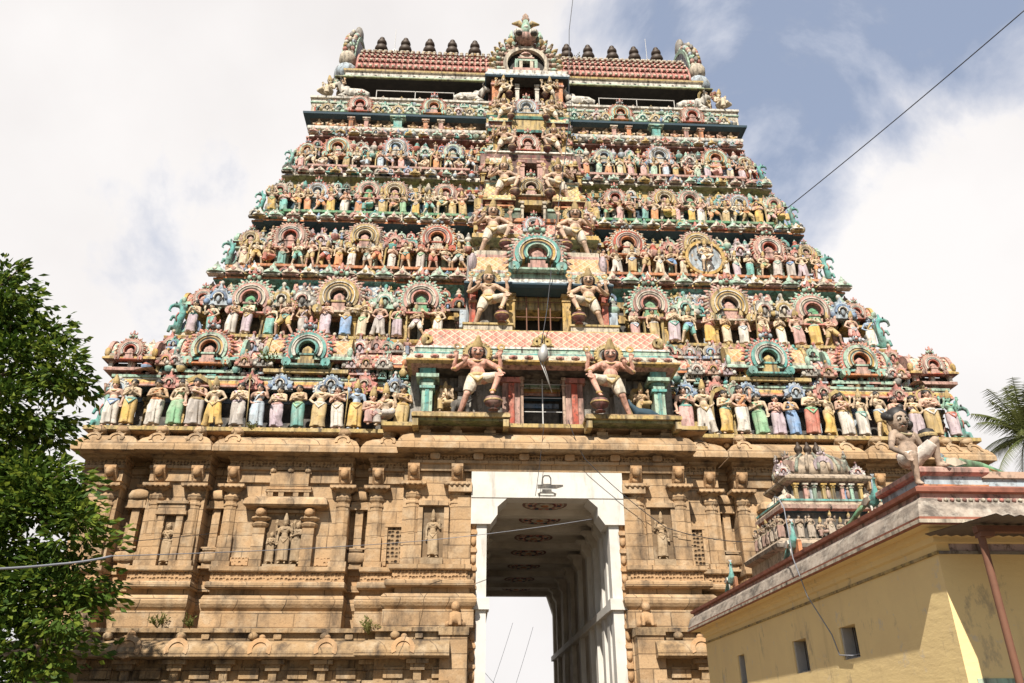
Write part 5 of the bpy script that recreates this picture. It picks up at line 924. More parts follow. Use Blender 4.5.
# ------------------------------------------------------------------ giant door guardians of the central bay
def guardian():
    legs = {-1: ((-.20, -.08, .52), (-.34, .05, .08), (-.43, -.12, .03)), 1: ((.40, -.26, .93), (.27, -.34, .45), (.27, -.49, .36))}
    arms = [(-1, (-.42, -.02, 1.16), (-.24, -.22, 1.27), (.2, -.5, 1)), (1, (.40, -.04, 1.18), (.43, -.26, 1.02), (.1, -.4, -1)), (-1, (-.47, .05, 1.22), (-.40, -.06, 1.46), (-.1, -.2, 1)), (1, (.46, .05, 1.24), (.42, -.05, 1.50), (.1, -.2, 1))]
    d = figure('guardian', arms, legs, wear='shorts', crown='cone', vox=.013, lean=-.02, face=2, turn=.12, hr=1.38, nod=.42, belly=1.15, head=(0, -.03, 1.63))
    mb = MB(); mb.lathe([(.10, .0), (.06, .03), (.07, .07), (.15, .13), (.17, .21), (.15, .29), (.06, .335)], (.29, -.38, 0), 'maroon', 14); mb.lathe([(.172, .19), (.18, .21), (.172, .23)], (.29, -.38, 0), 'gold', 14); d['mace'] = mb.mesh('mace')
    mb = MB(); mb.ring(-.01, 1.68, .09, .13, .0, .24, 0, 360, 'grey', 20); mb.ring(-.01, 1.68, .07, .14, .19, .25, 0, 360, 'ochre', 24)
    for k in range(17): a = R(-40+260*k/16); mb.ell((-.01+.265*math.cos(a), .1, 1.68+.265*math.sin(a)), (.035, .035, .045), 'ochre', 7, 5)
    for i, (a_, b_) in enumerate((((-.43, -.02, 1.18), .055), ((.41, -.06, 1.18), .055), ((-.33, .05, .10), .052), ((.28, -.33, .49), .056))): q = MB(); q.lathe([(b_, -.025), (b_+.014, 0), (b_, .025)], a_, 'gold', 12); d['bangle'+' '*i] = q.mesh('bangle')
    for i, x in enumerate((-.40, .44)): q = MB(); q.ring(x, 1.74, -.10, -.07, .035, .08, 0, 360, 'gold', 12); d['held_disc'+' '*i] = q.mesh('held_disc')
    d['halo'] = mb.mesh('halo'); return d
GUARD = guardian()
def guard(label, x, y, z, h, skin, cloth):
    small = z > 15
    t = thing('guardian_statue', label, 'guardian statue', (x, y, z), 0, 'guardian pairs beside the tower doorways'); s = h/2.02
    for k, me in GUARD.items(): link(k.strip(), me, t, None, None, (s*1.24 if x < 0 else -s*1.24, s*1.12, s), {'body': skin, 'garment': cloth, 'sash': GOLD, 'crown': GOLD, 'necklace': GOLD}.get(k, (.02, .02, .02)))
for z, y, x, h, sk, what in ((11.74, -.55, 2.42, 3.1, (.58, .30, .22), 'pink four-armed guardian with crossed leg %s of the lowest tower doorway'), (16.06, 1.05, 2.02, 2.85, (.56, .37, .25), 'tan guardian with crossed leg %s of the barred second doorway'),
                             (20.3, 2.45, 1.82, 2.95, (.56, .37, .26), 'tan guardian with crossed leg %s of the large teal horseshoe arch'), (24.0, 3.55, 1.28, 2.6, (.56, .37, .26), 'tan guardian with crossed leg %s of the yellow central arch'),
                             (27.6, 4.55, 1.25, 2.1, (.56, .37, .26), 'pale guardian with crossed leg %s of the fifth central opening'), (30.0, 4.9, 1.25, 1.9, (.58, .42, .3), 'small tan guardian %s of the topmost white-and-red central arch'), (32.2, 5.5, 1.25, 1.65, (.56, .44, .3), 'small guardian between pillars %s of the doorway under the crest')):
    for sg in (-1, 1): guard(what % ('left' if sg < 0 else 'right'), x*sg-.05, y, z, h, sk, (.62, .55, .44))
# idols in the gold panels beside the lowest guardians
t = statue('seated_idol', 'seated elephant-headed idol in the gold panel left of the lowest doorway', 'idol', 'sit', (-3.66, .62, 12.2), 1.5, SKIN['cream'], CLO['ochre'], GOLD)
tb = MB(); tb.tube([(0, -.16, 1.02), (.02, -.24, .92), (.05, -.22, .78), (.12, -.2, .74)], [.055, .05, .04, .03], 'skin', 8)
for q in (-1, 1): tb.ell((q*.15, -.02, 1.02), (.09, .03, .12), 'skin', 10, 6)
link('trunk_and_ears', tb.mesh('trunk_and_ears'), t, None, None, 1.5/1.75*1.12, SKIN['cream'])
statue('seated_idol', 'seated idol on a dark peacock in the gold panel right of the lowest doorway', 'idol', 'sit', (3.68, .55, 12.25), 1.5, SKIN['tan'], CLO['ochre'], GOLD)
pk = MB(); pk.tube([(-.5, -.25, .75), (-.42, -.3, .5), (-.2, -.2, .25), (.3, -.1, .2), (.7, 0, .1), (1.0, .05, -.05)], [.05, .08, .2, .22, .15, .08], 'navy', 10); pkm = remesh(pk, .03, 2, 'bird')
tag(link('peacock_mount', pkm, None, (3.55, .15, 11.95), None, .95), 'small dark blue peacock under the seated idol on the right guard platform', 'peacock')
bl = MB(); bl.ell((0, 0, .42), (.3, .2, .2), 'slate'); bl.ell((-.05, -.26, .35), (.13, .13, .14), 'slate'); bl.tube([(-.2, -.05, .4), (-.25, -.1, .02)], .07, 'slate'); bl.tube([(.2, -.05, .4), (.25, -.1, .02)], .07, 'slate'); bl.tube([(.2, 0, .5), (.45, 0, .8), (.5, 0, 1.2)], [.05, .04, .03], 'slate')
tag(link('animal_figure', remesh(bl, .03, 2, 'animal'), None, (-3.1, .2, 11.9), (0, 0, .3), 1.25), 'grey animal figure beside the seated idol on the left guard platform', 'animal statue')

# ------------------------------------------------------------------ statues on the ledges
def clothes(k): return CLO[k]
T1L = [(-15.75, 'raise', 'pink', 'white', 'blue'), (-15.15, 'fold', 'cream', 'yellow', 'teal'), (-14.2, 'mother', 'tan', 'white', 'orange'), (-13.45, 'hip', 'cream', 'green', 'cream'), (-12.75, 'hang', 'pink', 'grey', 'ochre'), (-12.05, 'akimbo', 'cream', 'yellow', 'ochre'), (-11.25, 'tray', 'cream', 'grey', 'lilac'), (-10.5, 'hip', 'pink', 'pale blue', 'pale blue'), (-9.85, 'mother', 'cream', 'lilac', 'pink'), (-9.05, 'cross', 'tan', 'teal', 'green'), (-8.35, 'point', 'cream', 'ochre', 'white'), (-7.6, 'fold', 'pink', 'white', 'cream'), (-6.95, 'raise', 'blue', 'yellow', 'yellow'), (-6.35, 'sit', 'pink', 'pink', 'red'), (-5.85, 'sit', 'cream', 'grey', 'pink'), (-5.3, 'hang', 'tan', 'ochre', 'yellow')]
T1R = [(5.45, 'hang', 'pink', 'pink', 'teal'), (6.15, 'akimbo', 'cream', 'white', 'ochre'), (6.95, 'tray', 'cream', 'yellow', 'teal'), (7.6, 'hip', 'pink', 'white', 'orange'), (8.3, 'hang', 'cream', 'green', 'green'), (8.95, 'tray', 'pink', 'lilac', 'pink'), (9.55, 'mother', 'tan', 'blue', 'blue'), (10.25, 'cross', 'cream', 'red', 'green'), (10.9, 'point', 'cream', 'yellow', 'ochre'), (11.6, 'tray', 'pink', 'white', 'ochre'), (12.25, 'four', 'cream', 'white', 'teal'), (13.0, 'step', 'cream', 'ochre', 'pale blue'), (13.7, 'cross', 'pink', 'grey', 'cream'), (14.3, 'hip', 'cream', 'lilac', 'ochre'), (15.0, 'cross', 'pink', 'ochre', 'white'), (15.75, 'four', 'green', 'lilac', 'red')]
def line(seq, T, h, y, side_, gname):
    for i, (x, ps, sk, cl, sa) in enumerate(seq):
        n = ORD[i]; lab = '%s statue from %s end of %s ledge, %s garment, %s' % (n, side_, T['n'], cl, POSE[ps][1])
        st = statue('painted_statue', lab, 'statue', ps, (x, y+rnd.uniform(-.06, .06), T['z']+(.22 if T['z'] > 12 else .02)), h*rnd.uniform(.90, 1.08)*(1.12 if ps == 'sit' else 1), SKIN[sk], CLO[cl], CLO[sa], rnd.random() < .5, rnd.uniform(-.4, .4), gname, simple=T['z'] > 19); st.rotation_euler.y = rnd.uniform(-.07, .07); st.scale = (rnd.uniform(.92, 1.08), 1, 1)
line(T1L, TIER[0], 1.86, .84, 'left', 'statues on the lowest painted ledge'); line(T1R[::-1], TIER[0], 1.86, .84, 'right', 'statues on the lowest painted ledge')
cols = list(CLO); sks = ['cream', 'cream', 'pink', 'tan', 'ivory', 'pink', 'blue', 'green']
POOL = {1: ['raise', 'tray', 'hip', 'akimbo', 'fold', 'point', 'four', 'mother', 'hang', 'lunge', 'cross'], 2: ['step', 'fold', 'dance', 'four', 'lunge', 'raise', 'point', 'sit', 'hip', 'step', 'mother', 'akimbo'], 3: ['over', 'lunge', 'tray', 'over', 'mother', 'dance', 'over', 'sit', 'point'], 4: ['squat', 'fold', 'dance', 'hip', 'four', 'sit', 'lunge', 'akimbo', 'over']}
COLP = {1: ['white', 'grey', 'blue', 'lilac', 'cream', 'white', 'ochre', 'teal', 'yellow', 'pink', 'orange'], 2: ['white', 'cream', 'orange', 'ochre', 'grey', 'teal', 'red', 'white', 'lilac', 'blue'], 3: ['yellow', 'white', 'ochre', 'green', 'pink', 'teal', 'yellow', 'lilac', 'orange'], 4: ['pink', 'white', 'ochre', 'mint', 'orange', 'cream', 'lilac', 'pale blue']}
for ti, n, h, x0 in ((1, 14, 1.58, 4.2), (2, 17, 1.34, 3.3), (3, 17, 1.28, 3.2), (4, 16, 1.16, 3.0)):
    T = TIER[ti]
    for side_, sg in (('left', -1), ('right', 1)):
        seq = []; last = None
        for i in range(n):
            x = (T['hw']-.5)-(T['hw']-.5-x0)*i/(n-1)+rnd.uniform(-.08, .08); ps = rnd.choice([p for p in POOL[ti] if p != last]); last = ps
            seq.append((x*sg, ps, rnd.choice(sks[:6] if ti != 1 or i else sks), rnd.choice(COLP[ti]), rnd.choice(cols)))
        line(seq, T, h, T['y']+.45, side_, 'statues on the %s painted ledge' % T['n'])
T = TIER[5]
for side_, sg in (('left', -1), ('right', 1)):
    for i in range(14):
        x = 11.0-8.0*i/13
        if abs(x-6.85) < .35: x += .3
        statue('dwarf_statue', 'squatting dwarf in the frieze under the dark top cornice, %s from its %s end' % (ORD[i], side_), 'statue', 'squat', (x*sg, 5.95, T['z']+.0), 1.05, SKIN[rnd.choice(('cream', 'tan', 'pink'))], CLO[rnd.choice(('orange', 'ochre', 'yellow', 'white'))], GOLD, rnd.random() < .5, rnd.uniform(-.3, .3), 'dwarfs in the top frieze', simple=True)
# dancer in a ring on the third ledge, right side
t = statue('dancing_idol', 'dancing figure inside a yellow flame ring on the third ledge, right side', 'idol', 'dance', (7.9, 3.45, 20.5), 1.45, SKIN['cream'], CLO['white'], GOLD)
rb = MB(); rb.ring(0, .78, .1, .25, .78, .92, 0, 360, 'yellow', 30); rb.ring(0, .78, .2, .24, 0, .78, 0, 360, 'sky', 24)
for k in range(24): a = k*math.pi/12; rb.ell((.98*math.cos(a), .17, .78+.98*math.sin(a)), (.08, .05, .08), 'ochre', 7, 5)
rb.build('flame_ring', t)
for T, sc in zip(TIER[:5], (1.05, 1.0, .85, .75, .68)):
    for side_, sg in (('left', -1), ('right', 1)): corner_dragon('teal dragon bracket at the %s end of the %s statue ledge' % (side_, T['n']), (T['hw']-.05)*sg, T['y']+.5, T['z']+(.02 if T['z'] < 12 else .2), sc)
# white bulls lying on the parapet, seated corner figures
bm_ = MB(); bm_.tube([(-.75, 0, .36), (-.4, 0, .42), (.1, 0, .44), (.5, 0, .48)], [.2, .33, .34, .3], 'white', 14); bm_.ell((.42, 0, .82), (.2, .17, .16), 'white'); bm_.tube([(.5, 0, .55), (.72, 0, .92), (.82, 0, 1.12)], [.24, .18, .15], 'white', 10); bm_.tube([(.8, 0, 1.15), (1.0, 0, 1.08), (1.12, 0, 1.0)], [.16, .13, .09], 'white', 10)
for q in (-1, 1): bm_.tube([(.45, q*.2, .3), (.75, q*.24, .12), (.4, q*.26, .07)], [.12, .1, .07], 'white', 8); bm_.tube([(-.55, q*.24, .3), (-.15, q*.34, .18), (-.4, q*.36, .07)], [.18, .12, .07], 'white', 8); bm_.tube([(.78, q*.1, 1.22), (.74, q*.3, 1.22)], [.05, .03], 'white', 6)
BULL = remesh(bm_, .03, 3, 'bull_body'); bh = MB()
for q in (-1, 1): bh.tube([(.78, q*.09, 1.28), (.76, q*.17, 1.42), (.84, q*.14, 1.55)], [.04, .03, .012], 'slate', 6); bh.ell((.93, q*.11, 1.18), .03, 'black', 6, 5)
BH = bh.mesh('horns')
for x, q, w in ((-9.35, -1, 'left corner of the top parapet'), (-3.2, 1, 'parapet just left of the central crest'), (2.95, -1, 'parapet just right of the central crest'), (9.1, 1, 'right corner of the top parapet')):
    t = thing('bull_statue', 'white bull lying on the '+w, 'bull statue', (x, 6.15, 32.32), 0, 'bulls on the top parapet')
    for k, me in (('body', BULL), ('horns', BH)): link(k, me, t, None, None, (1.05*q, 1.05, 1.05))
for sg, w in ((-1, 'left'), (1, 'right')):
    statue('painted_statue', 'ivory seated statue at the %s end of the parapet beside a bull' % w, 'statue', 'sit', (10.75*sg, 6.2, 32.3), 2.0, SKIN['ivory'], CLO['cream'], CLO['ochre'], sg < 0, sg*.5)
    statue('painted_statue', 'dancing statue on the %s parapet corner just below the roof eave' % w, 'statue', 'step', (10.2*sg, 6.6, 32.7), 1.6, SKIN['tan'], CLO['cream'], CLO['ochre'], sg < 0, sg*.5)

# ------------------------------------------------------------------ yellow building on the right
YB = thing('yellow_building', 'ochre yellow flat roofed building with painted eaves at the lower right', 'building', (3.9, -16.03, 0))
def Y_(mb, name, par=YB): 
    mb.xf(Matrix.Translation((-3.9, 16.03, 0))); return mb.build(name, par)
mb = MB()     # walls with real window holes: built in strips round the three openings
WIN = [(-13.1, -12.45, 2.76, 3.29), (-10.92, -10.2, 2.69, 3.29), (-7.12, -6.6, 2.69, 3.33)]
ys = -16.03
for a, b_, z0, z1 in WIN:
    mb.bx(3.9, 4.3, ys, a, 0, 4.3, 'ywall'); mb.bx(3.9, 4.3, a, b_, 0, z0, 'ywall'); mb.bx(3.9, 4.3, a, b_, z1, 4.3, 'ywall'); ys = b_
mb.bx(3.9, 4.3, ys, -4.0, 0, 4.3, 'ywall'); mb.bx(4.3, 5.55, -16.03, -15.7, 0, 4.3, 'ywall'); mb.bx(5.55, 6.6, -15.75, -15.6, 2.0, 4.3, 'dark'); mb.bx(6.6, 13, -16.03, -15.7, 0, 4.3, 'ywall'); mb.bx(4.3, 13, -4.3, -4.0, 0, 4.3, 'ywall'); mb.bx(4.3, 13, -15.7, -4.3, 4.2, 4.28, 'roofcoat')
Y_(mb, 'wall')
for a, b_, z0, z1 in WIN:
    w = MB(); w.bx(4.16, 4.22, a+.002, b_-.002, z0+.002, z1-.002, 'black'); w.bx(3.93, 4.16, b_-.06, b_-.004, z0+.004, z1-.004, 'zinc'); w.bx(3.98, 4.16, a+.004, b_-.004, z0+.004, z0+.03, 'zinc'); Y_(w, 'window'); w = MB(); [w.bx(4.07, 4.085, a+(b_-a)*k/4-.008, a+(b_-a)*k/4+.008, z0+.03, z1-.004, 'iron') for k in (1, 2, 3)]; Y_(w, 'window_bars')
w = MB(); w.bx(3.87, 3.9, -16.06, -4.0, 3.86, 3.9, 'ochre'); w.bx(3.9, 13, -16.06, -16.03, 3.86, 3.9, 'grey'); w.sweep([(3.9, -4.0), (3.9, -16.03), (13, -16.03)], [(0, 4.0, 'ywall'), (.05, 4.02, 'ywall'), (.05, 4.1, 'ywall'), (.12, 4.12, 'ywall'), (.12, 4.2, 'ywall'), (0, 4.21, 'ywall')]); Y_(w, 'wall_moulding')
w = MB(); w.bx(4.08, 5.5, -16.04, -16.03, 3.905, 4.19, 'lilac'); Y_(w, 'painted_band'); w = MB(); w.bx(4.02, 5.5, -16.045, -16.03, 2.1, 2.255, 'mint'); Y_(w, 'dado_band')
w = MB(); w.sweep([(3.9, -3.6), (3.9, -16.03), (13, -16.03)], [(-.2, 4.2, 'ywall'), (.3, 4.2, 'tin'), (.34, 4.19, 'terracotta'), (.38, 4.21, 'cream'), (.38, 4.26, 'cream'), (.35, 4.265, 'terracotta'), (.355, 4.30, 'roofcoat'), (.28, 4.52, 'roofcoat'), (.20, 4.6, 'pink'), (.16, 4.62, 'pink'), (.16, 4.68, 'terracotta'), (.24, 4.69, 'terracotta'), (.25, 4.75, 'terracotta'), (.14, 4.80, 'terracotta'), (-.1, 4.82, 'roofcoat'), (-.6, 4.83, 'roofcoat')]); ev = Y_(w, 'eave')
w = MB()
for i in range(60): x = 3.95+i*.09; w.ell((x, -16.30+.0, 4.56), (.035, .03, .03), 'cream' if i % 2 else 'rose', 6, 4)
Y_(w, 'eave_beading', ev)
w = MB(); w.bx(4.3, 13, -15.6, -4.3, 4.6, 4.86, 'roofcoat'); Y_(w, 'flat_roof')
w = MB()
pp = [(4.05, -14.5), (4.05, -15.85), (5.0, -15.85), (5.0, -14.5)]
w.sweep(pp, [(.06, 4.80, 'mint'), (.06, 4.87, 'orange'), (.02, 4.875, 'orange'), (.02, 4.91, 'sky'), (-.03, 4.915, 'sky'), (-.03, 5.05, 'rose'), (.03, 5.06, 'rose'), (.06, 5.09, 'pink'), (.06, 5.15, 'pink'), (.02, 5.18, 'pink'), (-.45, 5.185, 'pink')]); Y_(w, 'corner_pedestal')
w = MB(); w.bx(5.05, 13, -15.55, -15.35, 4.83, 5.1, 'sky'); w.bx(5.05, 13, -15.6, -15.3, 5.1, 5.2, 'peach'); w.bx(5.05, 13, -15.62, -15.56, 4.83, 4.9, 'orange'); Y_(w, 'parapet')
AW = thing('tin_awning', 'rusty tin awning on a thin pole before the yellow building', 'awning', (3.72, -16.5, 4.05))
w = MB(); v = []
for i in range(60):
    x = 3.72+i*.075; dz = .014*(-1)**i
    v += [(x, -16.12, 4.10+dz), (x, -17.75, 3.98+dz-.02*math.sin(i*.2))]
w.add(v, [(2*i, 2*i+1, 2*i+3, 2*i+2) for i in range(59)], 'tin'); w.add([(a, b_, c+.006) for a, b_, c in v], [(2*i, 2*i+2, 2*i+3, 2*i+1) for i in range(59)], 'tin'); w.xf(Matrix.Translation((-3.72, 16.5, -4.05))); w.build('tin_sheet', AW)
w = MB(); w.bx(3.78, 9, -17.22, -17.12, 3.90, 3.98, 'rust'); w.bx(3.80, 3.98, -17.24, -17.1, 3.84, 3.9, 'rust'); w.xf(Matrix.Translation((-3.72, 16.5, -4.05))); w.build('beam', AW)
w = MB(); w.lathe([(.045, 0), (.045, 3.86)], (3.84, -17.17, 0), 'rust', 10); w.xf(Matrix.Translation((-3.72, 16.5, -4.05))); w.build('pole', AW)
# conduit: a hooked rod that stands off the roof edge and runs down the wall into the window
w = MB(); w.tube([(3.42, -11.6, 5.75), (3.38, -11.75, 5.84), (3.4, -11.9, 5.78), (3.46, -11.95, 5.55), (3.46, -12.0, 4.6), (3.6, -12.05, 3.9), (3.85, -12.25, 3.2), (3.86, -12.4, 2.85), (3.86, -12.9, 2.80), (4.05, -13.0, 2.84)], .011, 'greycable', 6)
tag(w.build('conduit_wire'), 'thin grey wire hooked over the eave down the yellow wall into a window', 'wire')
# ------------------------------------------------------------------ pot-bellied boy statue and peacocks on the yellow building
BOY = figure('boy', [(-1, (-.36, -.12, 1.10), (-.30, -.34, .93), (.2, -.6, -1)), (1, (.36, .05, 1.12), (.42, -.12, 1.0), (.3, -.4, -1))],
             {-1: ((-.17, -.36, .50), (-.13, -.26, .08), (-.16, -.38, .03)), 1: ((.34, -.28, .80), (.40, -.16, .42), (.46, -.30, .385))}, sit=True, wear='shorts', crown='curls', vox=.013, belly=1.4, hr=1.5, head=(-.06, -.05, 1.60), turn=-.12, face=2)
t = thing('boy_statue', 'curly haired pot-bellied boy statue seated on the corner of the yellow building', 'statue', (3.98, -15.72, 4.83), .12); s_ = .93
for k, me in BOY.items(): link(k, me, t, None, None, (s_,)*3, {'body': (.34, .245, .18), 'garment': (.62, .56, .50), 'sash': (.5, .3, .25), 'necklace': (.40, .34, .2)}.get(k, (.02, .02, .02)))
w = MB(); w.lathe([(.05, -.14), (.12, -.1), (.15, 0), (.12, .1), (.05, .13)], (.47, .04, .98), 'black', 12); w.tube([(.44, 0, .86), (.40, -.14, .6)], .03, 'black', 8); w.lathe([(.155, -.03), (.165, 0), (.155, .03)], (.47, .04, .98), 'ochre', 14); link('dark_mace', w.mesh('dark_mace'), t, None, None, s_)
def peacock(label, loc, rz, s, tail):
    t = thing('peacock_statue', label, 'peacock statue', loc, rz, 'peacocks on the yellow building'); b = MB()
    b.tube([(-.28, 0, .36), (-.12, 0, .33), (.05, 0, .36), (.17, 0, .46), (.21, 0, .6), (.2, 0, .74), (.23, 0, .84)], [.06, .14, .15, .10, .06, .045, .04], 'teal', 12); b.ell((.25, 0, .86), (.055, .042, .045), 'teal'); b.tube([(.28, 0, .86), (.37, 0, .83)], [.025, .008], 'teal', 6)
    link('body', remesh(b, .018, 3, 'peacock_body'), t, None, None, s)
    n = MB(); n.tube([(.12, 0, .50), (.195, 0, .6), (.19, 0, .74), (.22, 0, .85)], [.085, .066, .052, .044], 'sky', 10)
    for k in (-1, 0, 1): n.tube([(.24, 0, .89), (.22, k*.04, .99)], [.008, .016], 'sky', 5)
    link('neck_and_crest', n.mesh('neck'), t, None, None, s)
    for q in (-1, 1):
        l = MB(); l.tube([(.02, q*.07, .28), (.05, q*.08, .12), (.03, q*.08, 0)], [.035, .022, .025], 'white', 7); l.tube([(.03, q*.08, .015), (.13, q*.09, .01)], .015, 'white', 5); link('leg', l.mesh('leg'), t, None, None, s)
        l = MB(); l.prism([(-.3, .32), (-.1, .46), (.1, .44), (.12, .34), (-.05, .26)], q*.12, q*.16, 'cream' if tail else 'white'); link('wing', l.mesh('wing'), t, None, None, s)
    l = MB(); l.tube([(-.2, 0, .36), (-.5, 0, .26), (-.9, .02, .06), (-1.35, .05, -.05), (-1.7, .06, -.04)] if not tail else [(-.2, 0, .38), (-.6, -.02, .28), (-1.1, -.06, .04), (-1.6, -.1, -.14)], [.11, .13, .12, .08, .02] if not tail else [.12, .13, .13, .06], 'teal' if not tail else 'green', 10, True, .5)
    l.tube([(-.25, 0, .44), (-.55, 0, .36), (-.95, .02, .15)], [.04, .06, .04], 'ochre', 8); link('tail', l.mesh('tail'), t, None, None, s)
    if not tail: l = MB(); l.prism([(.0, 0), (.02, .4), (-.16, .46), (-.4, .3), (-.42, 0)], -.05, .05, 'orange'); l.xf(Matrix.Translation((.32, .1, 0))); link('support', l.mesh('support'), t, None, None, s)
peacock('teal peacock statue on the roof edge in front of the small painted shrine', (3.92, -10.95, 4.82), R(-95), .74, 0)
peacock('farthest peacock statue near the far end of the yellow roof edge', (3.92, -6.75, 4.82), R(-95), .74, 0)
peacock('green tailed peacock statue behind the seated boy on the pedestal', (4.92, -15.2, 5.18), R(172), .72, 1)
peacock('peacock statue tucked behind the pedestal with its green tail along the roof edge', (4.02, -14.3, 4.84), R(-85), .66, 1)
# ------------------------------------------------------------------ small painted shrine between the yellow building and the tower
for k, c in dict(aged_cream=(.36, .28, .20), aged_grey=(.22, .19, .16), aged_mint=(.21, .24, .19), aged_pink=(.32, .21, .17)).items(): paint(k, c, 1.0)
SH = thing('small_shrine', 'small faded painted shrine with a ribbed dome behind the yellow roof', 'shrine', (8.2, -2.9, 0))
def sq(h, d=None, c=(0, 0)): d = d or h; return [(-h, d), (-h, -d), (h, -d), (h, d), (-h, d)]
w = MB(); w.bx(-1.9, 1.9, -1.3, 1.3, 0, 6.4, 'aged_cream'); w.sweep(sq(1.75, 1.3), [(0, 6.3, 'aged_pink'), (.35, 6.4, 'aged_grey'), (.38, 6.5, 'aged_cream'), (.1, 6.7, 'aged_mint'), (-.2, 6.75, 'aged_cream')]); w.bx(-1.45, 1.45, -1.1, 1.1, 6.7, 7.6, 'slate')
w.sweep(sq(1.35, 1.0), [(0, 7.35, 'maroon'), (.0, 7.5, 'navy'), (.2, 7.55, 'rose'), (.34, 7.6, 'aged_pink'), (.34, 7.72, 'aged_cream'), (.25, 7.82, 'aged_cream'), (.28, 7.84, 'teal'), (.28, 7.9, 'aged_mint'), (0, 7.95, 'aged_cream')]); w.bx(-1.1, 1.1, -.85, .85, 7.9, 8.6, 'slate')
w.sweep(sq(1.05, .85), [(0, 8.45, 'aged_pink'), (.22, 8.52, 'aged_cream'), (.3, 8.58, 'aged_cream'), (.3, 8.64, 'aged_cream'), (.1, 8.76, 'aged_grey'), (-.2, 8.8, 'aged_grey')]); Sw = w.build('stepped_body', SH)
w = MB(); w.lathe([(1.0, 8.74), (1.16, 8.86), (1.18, 9.02), (1.05, 9.28), (.8, 9.48), (.4, 9.6), (.1, 9.64)], (0, 0, 0), 'aged_cream', 24, True, 1.0, .8)
for k in range(22):
    a = k*2*math.pi/22; w.tube([(1.19*math.cos(a), .95*math.sin(a), 8.9), (1.2*math.cos(a), .96*math.sin(a), 9.04), (1.0*math.cos(a), .8*math.sin(a), 9.36), (.62*math.cos(a), .5*math.sin(a), 9.58)], [.05, .06, .05, .04], 'aged_cream' if k % 2 else 'aged_mint', 6)
w.build('ribbed_dome', SH)
for x in (-.3, 0, .3):
    f_ = MB(); f_.lathe([(.06, 9.6), (.13, 9.66), (.07, 9.74), (.12, 9.8), (.14, 9.9), (.08, 9.98), (.02, 10.12)], (x, 0, 0), 'copper', 10); f_.build('pot_finial', SH)
for a, c in ((-90, 'lilac'), (180, 'lilac'), (0, 'lilac'), (-150, 'aged_pink'), (-35, 'aged_mint')):
    f_ = MB(); i0 = 0; f_.ring(0, 0, -.05, .12, .14, .3, -30, 210, c, 14); face_crest(f_, 0, 0, .4, .45, c, 'aged_grey'); f_.ell((0, 0, 0), (.13, .06, .13), 'aged_cream', 8, 6); f_.xf(Matrix.Translation((1.1*math.cos(R(a)), .9*math.sin(R(a)), 9.06)) @ Matrix.Rotation(R(a+90), 4, 'Z')); f_.build('dome_crest', SH)
for i in range(8):
    x = -1.0+i*.286; link('small_pillar', PIL[('ochre', 'pink', 'mint', 'ochre')[i % 4]], Sw, (x, -.92, 7.94), None, (.55, .8, .52))
for i in range(3):
    x = -.62+i*.62; f_ = MB(); f_.bx(x-.14, x+.14, -.88, -.85, 8.0, 8.36, ('sky', 'aged_cream', 'blue')[i]); f_.ell((x, -.9, 8.14), (.06, .06, .16), 'aged_pink', 7, 6); f_.ell((x, -.9, 8.34), .055, 'aged_cream', 7, 5); f_.build('shrine_panel', Sw)
for q in (-1, 1):
    for y in (-.75, .1): link('corner_turret', STUPI['cream'], Sw, (q*1.25, y, 7.9), None, .85)
    link('dome_bracket', CREST['lilac'], Sw, (q*1.18, -.6, 8.8), None, .5)
rr_ = random.Random(5)
for i in range(12):
    x = -1.75+.3*i; statue('shrine_figure', None, None, rr_.choice(['fold', 'raise', 'hip', 'sit']), (x, -1.2+rr_.uniform(-.05, .05), 6.72), .72, (.33, .24, .17), rr_.choice([(.34, .28, .22), (.22, .26, .22), (.32, .2, .16)]), (.28, .22, .14), parent=SH, simple=True)
for i in range(6): statue('shrine_figure', None, None, rr_.choice(['fold', 'raise', 'hip']), (-1.78, -.9+.35*i, 6.72), .72, (.33, .24, .17), rr_.choice([(.34, .28, .22), (.32, .2, .16)]), (.28, .22, .14), rz=-1.4, parent=SH, simple=True)
t = thing('bull_statue', 'small grey-white bull statue lying at the foot of the small shrine', 'bull statue', (8.45, -4.1, 6.75), .2, None)
link('body', BULL, t, None, None, (-.62,)*3); link('horns', BH, t, None, None, (-.62, .62, .62))

# ------------------------------------------------------------------ trees, plants
def leaf(mb, p, d, l, w, mat, rg):
    d = d.normalized(); s = d.cross(Vector((rg.uniform(-1, 1), rg.uniform(-1, 1), rg.uniform(-1, 1)))).normalized(); n = s.cross(d)
    a = p; b_ = p+d*l*.5+s*w+n*l*.08; c = p+d*l; e = p+d*l*.5-s*w+n*l*.08
    mb.add([a, b_, c, e], [(0, 1, 2, 3)], mat)
rg = random.Random(11)
TR = thing('leafy_tree', 'dark green broadleaf tree at the left edge before the stone base', 'tree', (-17.2, -8.5, 0))
mb = MB(); mb.tube([(0, 0, 0), (.1, 0, 2.5), (.3, .1, 4.6), (.2, .2, 6.5)], [.42, .34, .28, .2], 'bark', 10)
tips = []
for i in range(26):
    a = rg.uniform(0, 6.28); z0 = rg.uniform(2.6, 6.5); r_ = rg.uniform(1.2, 3.9); z1 = min(11.2, z0+rg.uniform(.8, 4.5)); e = Vector((r_*math.cos(a), r_*math.sin(a), z1)); tips.append(e)
    mb.tube([(.2, .1, z0), (e.x*.5, e.y*.5, (z0+z1)/2+.3), e], [.12, .08, .03], 'bark', 6)
mb.build('trunk', TR)
lf = MB(); clumps = []
